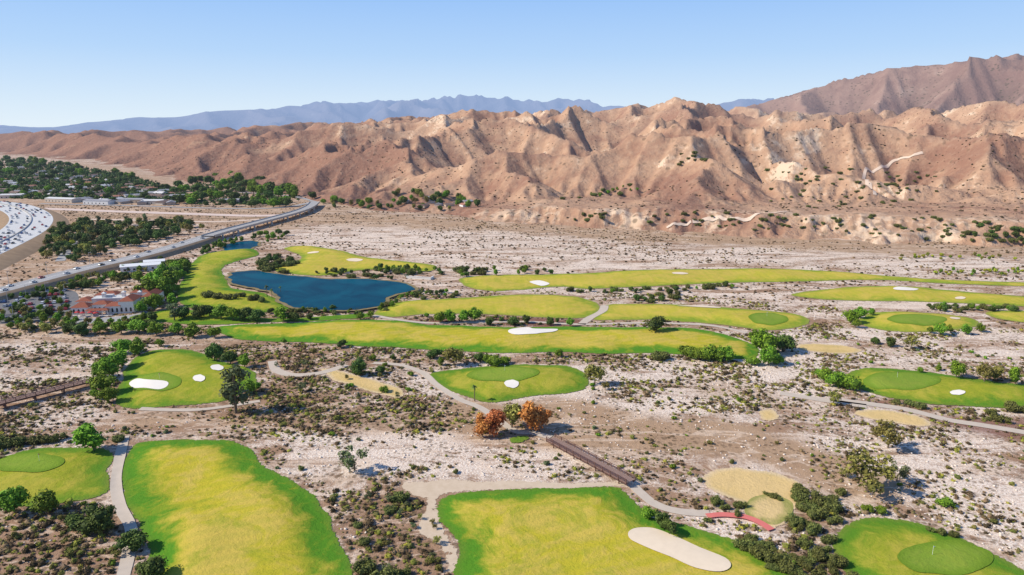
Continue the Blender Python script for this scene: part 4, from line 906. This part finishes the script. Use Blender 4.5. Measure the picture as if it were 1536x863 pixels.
for k,(px,py,wh) in enumerate([(1398,835,'bottom right green'),(60,698,'left edge green'),(757,562,'centre lawn green'),(240,574,'left oval lawn green'),(1150,478,'round strip green'),(1345,572,'right middle green')]):
    x,y=at(px,py); z=float(TH(np.array([[x,y]]))[0])+.15; R=empty('flagstick',(x,y,z)); tag(R,'flagstick with small flag on the '+wh,'golf flag')
    m=MB(); m.tube((0,0,0),(0,0,2.4),.035,.03,6); m.build('pole',M['white'],R)
    m=MB(); m.add([(0.03,0,2.4),(.55,.05,2.2),(.03,0,1.95)],[(0,1,2)]); m.build('flag',M['redfab'] if k%2 else M['paint'],R)
def lamp(px,py,z,h,where,group):
    x,y=at(px,py,z); R=empty('street_lamp',(x,y,z)); tag(R,'tall thin street lamp '+where,'street lamp',group)
    m=MB(); m.tube((0,0,-.1),(0,0,h),.14,.08,6); m.build('pole',M['metal'],R); m=MB(); m.tube((0,0,h-.1),(1.8,0,h+.25),.06,.05,5); m.build('arm',M['metal'],R); m=MB(); m.box(1.6,2.4,-.16,.16,h+.12,h+.28); m.build('lamp_head',M['metal'],R)
for k,p in enumerate([(12,455),(40,450),(70,446),(98,448),(20,474),(55,470)]): lamp(*p,0,9,'in the car park, number '+ORD[k]+' of its lamps','car park lamps')
for k,i in enumerate(range(6,len(rC)-2,7)):
    p=rC[i]+rN[i]*7.35; R=empty('street_lamp',(p[0],p[1],3.95)); tag(R,f'street lamp beside the straight road, {ORD[k]} from the left','street lamp','road lamps')
    m=MB(); m.tube((0,0,0),(0,0,9),.14,.08,6); m.build('pole',M['metal'],R); m=MB(); m.box(-.2,1.8,-.12,.12,8.9,9.1); m.build('lamp_head',M['metal'],R)
# ---------------------------------------------------------------- scrub, rocks (uncountable ground cover)
def allowed(Q):
    ok=np.ones(len(Q),bool)
    for P in EXC:
        lo=P.min(0)-2;hi=P.max(0)+2; m=ok&((Q>=lo)&(Q<=hi)).all(1); idx=np.nonzero(m)[0]
        if len(idx):
            q=Q[idx]; bad=inside(q,P)|(segdist(q,P)<.5); ok[idx[bad]]=False
    for C_,w in RIB:
        lo=C_.min(0)-w;hi=C_.max(0)+w; m=ok&((Q>=lo)&(Q<=hi)).all(1); idx=np.nonzero(m)[0]
        if len(idx): bad=segdist(Q[idx],C_,False)<w/2+.6; ok[idx[bad]]=False
    return ok
def domeT(seed,leaves=16,nu=7,nv=4):
    g=np.random.default_rng(seed); V,T=sphere_vt(nu,nv); V=V*g.uniform(.7,1.1,(len(V),1)); V[:,2]=V[:,2]*.75+.3; V=V*np.array([.8,.8,.8]); t=.0*V[:,2]-.06
    Vs=[V];Ts=[T];ts=[t];o=len(V)
    if leaves:
        n=leaves; d=g.normal(size=(n,3)); d[:,2]=abs(d[:,2]); d/=np.linalg.norm(d,axis=1)[:,None]; p=d*g.uniform(.7,1.05,(n,1))*np.array([1,1,.8]); p[:,2]+=.15
        a=p+g.normal(size=(n,3))*.24; b=p+g.normal(size=(n,3))*.24; c=p+g.normal(size=(n,3))*.24
        Vs.append(np.stack([a,b,c],1).reshape(-1,3)); Ts.append(np.arange(3*n).reshape(-1,3)+o); ts.append(np.repeat(g.uniform(-.05,.1,n),3))
    return np.concatenate(Vs),np.concatenate(Ts),np.concatenate(ts)
def merged(name,Q,Z,S,tint,temps,mat,label,cat,zs=1.0):
    Vs=[];Ts=[];tt=[];o=0; pick=rng.integers(0,len(temps),len(Q))
    for k,(V,T,t) in enumerate(temps):
        m=pick==k; q=Q[m]; n=len(q)
        if n==0: continue
        a=rng.uniform(0,6.28,n); ca,sa=np.cos(a),np.sin(a); s=S[m]; sy=s*rng.uniform(.75,1.2,n); sz=s*rng.uniform(.6,1.05,n)*zs
        x=V[None,:,0]*s[:,None]; y=V[None,:,1]*sy[:,None]
        W=np.stack([x*ca[:,None]-y*sa[:,None]+q[:,0:1],x*sa[:,None]+y*ca[:,None]+q[:,1:2],V[None,:,2]*sz[:,None]+Z[m][:,None]],2).reshape(-1,3)
        Vs.append(W); Ts.append((T[None]+(np.arange(n)*len(V))[:,None,None]).reshape(-1,3)+o); tt.append(np.clip((tint[m][:,None]+t[None]),0,1).ravel()); o+=n*len(V)
    ob=link(name,tri_data(name,np.concatenate(Vs),np.concatenate(Ts),[mat],{'tint':np.concatenate(tt)})); tag(ob,label,cat,None,'stuff'); return ob
def polar(n,r0,r1,a=44):
    r=np.sqrt(rng.uniform(r0*r0,r1*r1,n)); t=np.radians(rng.uniform(-a,a,n)); return np.stack([r*np.sin(t),r*np.cos(t)],1)
def tints(n):
    c=rng.random(n); return np.where(c<.38,rng.uniform(.05,.35,n),np.where(c<.62,rng.uniform(.4,.58,n),np.where(c<.88,rng.uniform(.62,.8,n),rng.uniform(.82,1,n))))
near=[domeT(k,18) for k in range(5)]; farT=[domeT(20+k,0,6,3) for k in range(4)]
Q=polar(72000,105,430); cl=fbm(Q[:,0]/16,Q[:,1]/11,4,61)+.20*gsample(Q,1)-.07*gsample(Q,0)-.13*gsample(Q,2); k=cl+rng.uniform(-.16,.16,len(Q))>.45; Q=Q[k]; cl=cl[k]; k=allowed(Q); Q=Q[k]; cl=cl[k]
S=(.28+.9*rng.random(len(Q))**2.2)*(.75+1.3*np.clip(cl-.40,0,.35)); merged('desert_scrub',Q,np.zeros(len(Q)),S,tints(len(Q)),near,M['scrub'],'low brown and olive desert scrub scattered over the wash','scrub')
Q=polar(46000,430,1150); cl=fbm(Q[:,0]/60,Q[:,1]/16,4,62); hz=hillz(Q[:,0],Q[:,1]); Q=Q[(cl+rng.uniform(-.14,.14,len(Q))>.47)&(hz<=0)]; Q=Q[allowed(Q)]
S=.5+1.3*rng.random(len(Q))**2.5; merged('riverbed_scrub',Q,np.zeros(len(Q)),S,tints(len(Q))*.68,farT,M['scrub'],'dark low brush covering the far riverbed','scrub')
Q=polar(56000,560,3000,42); hz=hillz(Q[:,0],Q[:,1]); cl=fbm(Q[:,0]/110,Q[:,1]/110,4,63)+.14*(Q[:,0]/1000); k=(hz>3)&(cl+rng.uniform(-.16,.16,len(Q))>.54); Q=Q[k]; hz=hz[k]
S=.8+1.8*rng.random(len(Q))**2; merged('hill_scrub',Q,hz-.2,S,rng.uniform(.0,.3,len(Q)),farT,M['scrub'],'dark scrub dotted over the dry hillsides','scrub')
Q=polar(26000,105,420); cl=gsample(Q,0)*.3+fbm(Q[:,0]/12,Q[:,1]/12,3,64); Q=Q[cl+rng.uniform(-.1,.1,len(Q))>.62]; Q=Q[allowed(Q)]
S=.15+.55*rng.random(len(Q))**3; merged('river_rocks',Q,np.zeros(len(Q)),S,np.zeros(len(Q)),[domeT(40+k,0,6,3) for k in range(3)],M['rock'],'white rounded river boulders lying in the wash','rocks',.8)
TP=np.array(pxin(TOWN,2900,91)+pxin([(255,284),(300,272),(360,270),(430,286),(450,300),(420,308),(300,308),(262,304)],320,92)); Q=np.array([at(*p) for p in TP]); sc_=np.hypot(Q[:,0],Q[:,1])/1500
S=(2.3+2.5*rng.random(len(Q)))*np.clip(sc_,.8,1.3); merged('distant_wood',Q,np.zeros(len(Q)),S,rng.uniform(.1,.65,len(Q)),near[:3],M['dark'],'dense dark green tree canopy filling the far suburb','woodland',1.4)
# larger single shrubs
Q=polar(1500,140,380,40); Q=Q[allowed(Q)]; Q=Q[:290]
SD=[]
for k in range(6):
    V,T,t=crown(500+k,lobes(200+k,6,.4,.4,.18,.25,.42),46,.1,.8)
    SD.append(tri_data('shrub',V,T,[M[['olive','scrubby','green','grey','scrubby','olive'][k]]],{'tint':t}))
SN=['olive','dark green','bright green','grey green','dark green','olive']
for q in Q:
    k=rnd.randrange(6); o=link('desert_shrub',SD[k]); s=rnd.uniform(.8,1.9); o.location=(q[0],q[1],0); o.scale=(s,s,s*.85); o.rotation_euler=(0,0,rnd.uniform(0,6))
    tag(o,f'rounded {SN[k]} shrub growing alone among the white stones','shrub',f'{SN[k]} shrubs in the wash')
# ---------------------------------------------------------------- light, sky, camera
EL=radians(38); SAZ=radians(-98)
w=bpy.data.worlds.new('World'); bpy.context.scene.world=w; w.use_nodes=True; nt=w.node_tree; N=nt.nodes
sk=N.new('ShaderNodeTexSky'); sk.sky_type='NISHITA'; sk.sun_disc=False; sk.sun_elevation=EL; sk.sun_rotation=SAZ; sk.air_density=1.0; sk.dust_density=.2; sk.ozone_density=3.0; sk.altitude=300
tc=N.new('ShaderNodeTexCoord'); sp=N.new('ShaderNodeSeparateXYZ'); nt.links.new(tc.outputs['Generated'],sp.inputs[0])
rp=N.new('ShaderNodeValToRGB'); nt.links.new(sp.outputs['Z'],rp.inputs[0]); e=rp.color_ramp.elements
e[0].position=0; e[0].color=(.78,.89,.98,1); e[1].position=1; e[1].color=(.06,.15,.42,1)
for p_,c_ in ((.04,(.66,.81,.97)),(.10,(.47,.68,.97)),(.17,(.34,.57,.96)),(.32,(.12,.27,.62))):
    x_=e.new(p_); x_.color=(*c_,1)
sc_=N.new('ShaderNodeVectorMath'); sc_.operation='SCALE'; sc_.inputs['Scale'].default_value=8.4; nt.links.new(rp.outputs[0],sc_.inputs[0])
mx=N.new('ShaderNodeMix'); mx.data_type='RGBA'; mx.inputs[0].default_value=.94; nt.links.new(sk.outputs[0],mx.inputs[6]); nt.links.new(sc_.outputs[0],mx.inputs[7])
nt.links.new(mx.outputs[2],N['Background'].inputs[0]); N['Background'].inputs[1].default_value=.12
ld=bpy.data.lights.new('sun','SUN'); ld.energy=5.0; ld.angle=radians(.5); ld.color=(1,.94,.82); lo=bpy.data.objects.new('sun',ld); COL.objects.link(lo)
sd=Vector((sin(SAZ)*cos(EL),cos(SAZ)*cos(EL),sin(EL))); lo.rotation_euler=(-sd).to_track_quat('-Z','Y').to_euler(); lo.location=sd*500
cam=bpy.data.cameras.new('camera'); cam.sensor_width=36; cam.lens=F/1536*36; cam.clip_start=1; cam.clip_end=90000; co=bpy.data.objects.new('camera',cam); COL.objects.link(co)
co.location=(0,0,CH); co.rotation_euler=(radians(90)-PT,0,0); bpy.context.scene.camera=co
sc=bpy.context.scene; sc.view_settings.view_transform='Standard'; sc.view_settings.look='None'; sc.view_settings.exposure=0
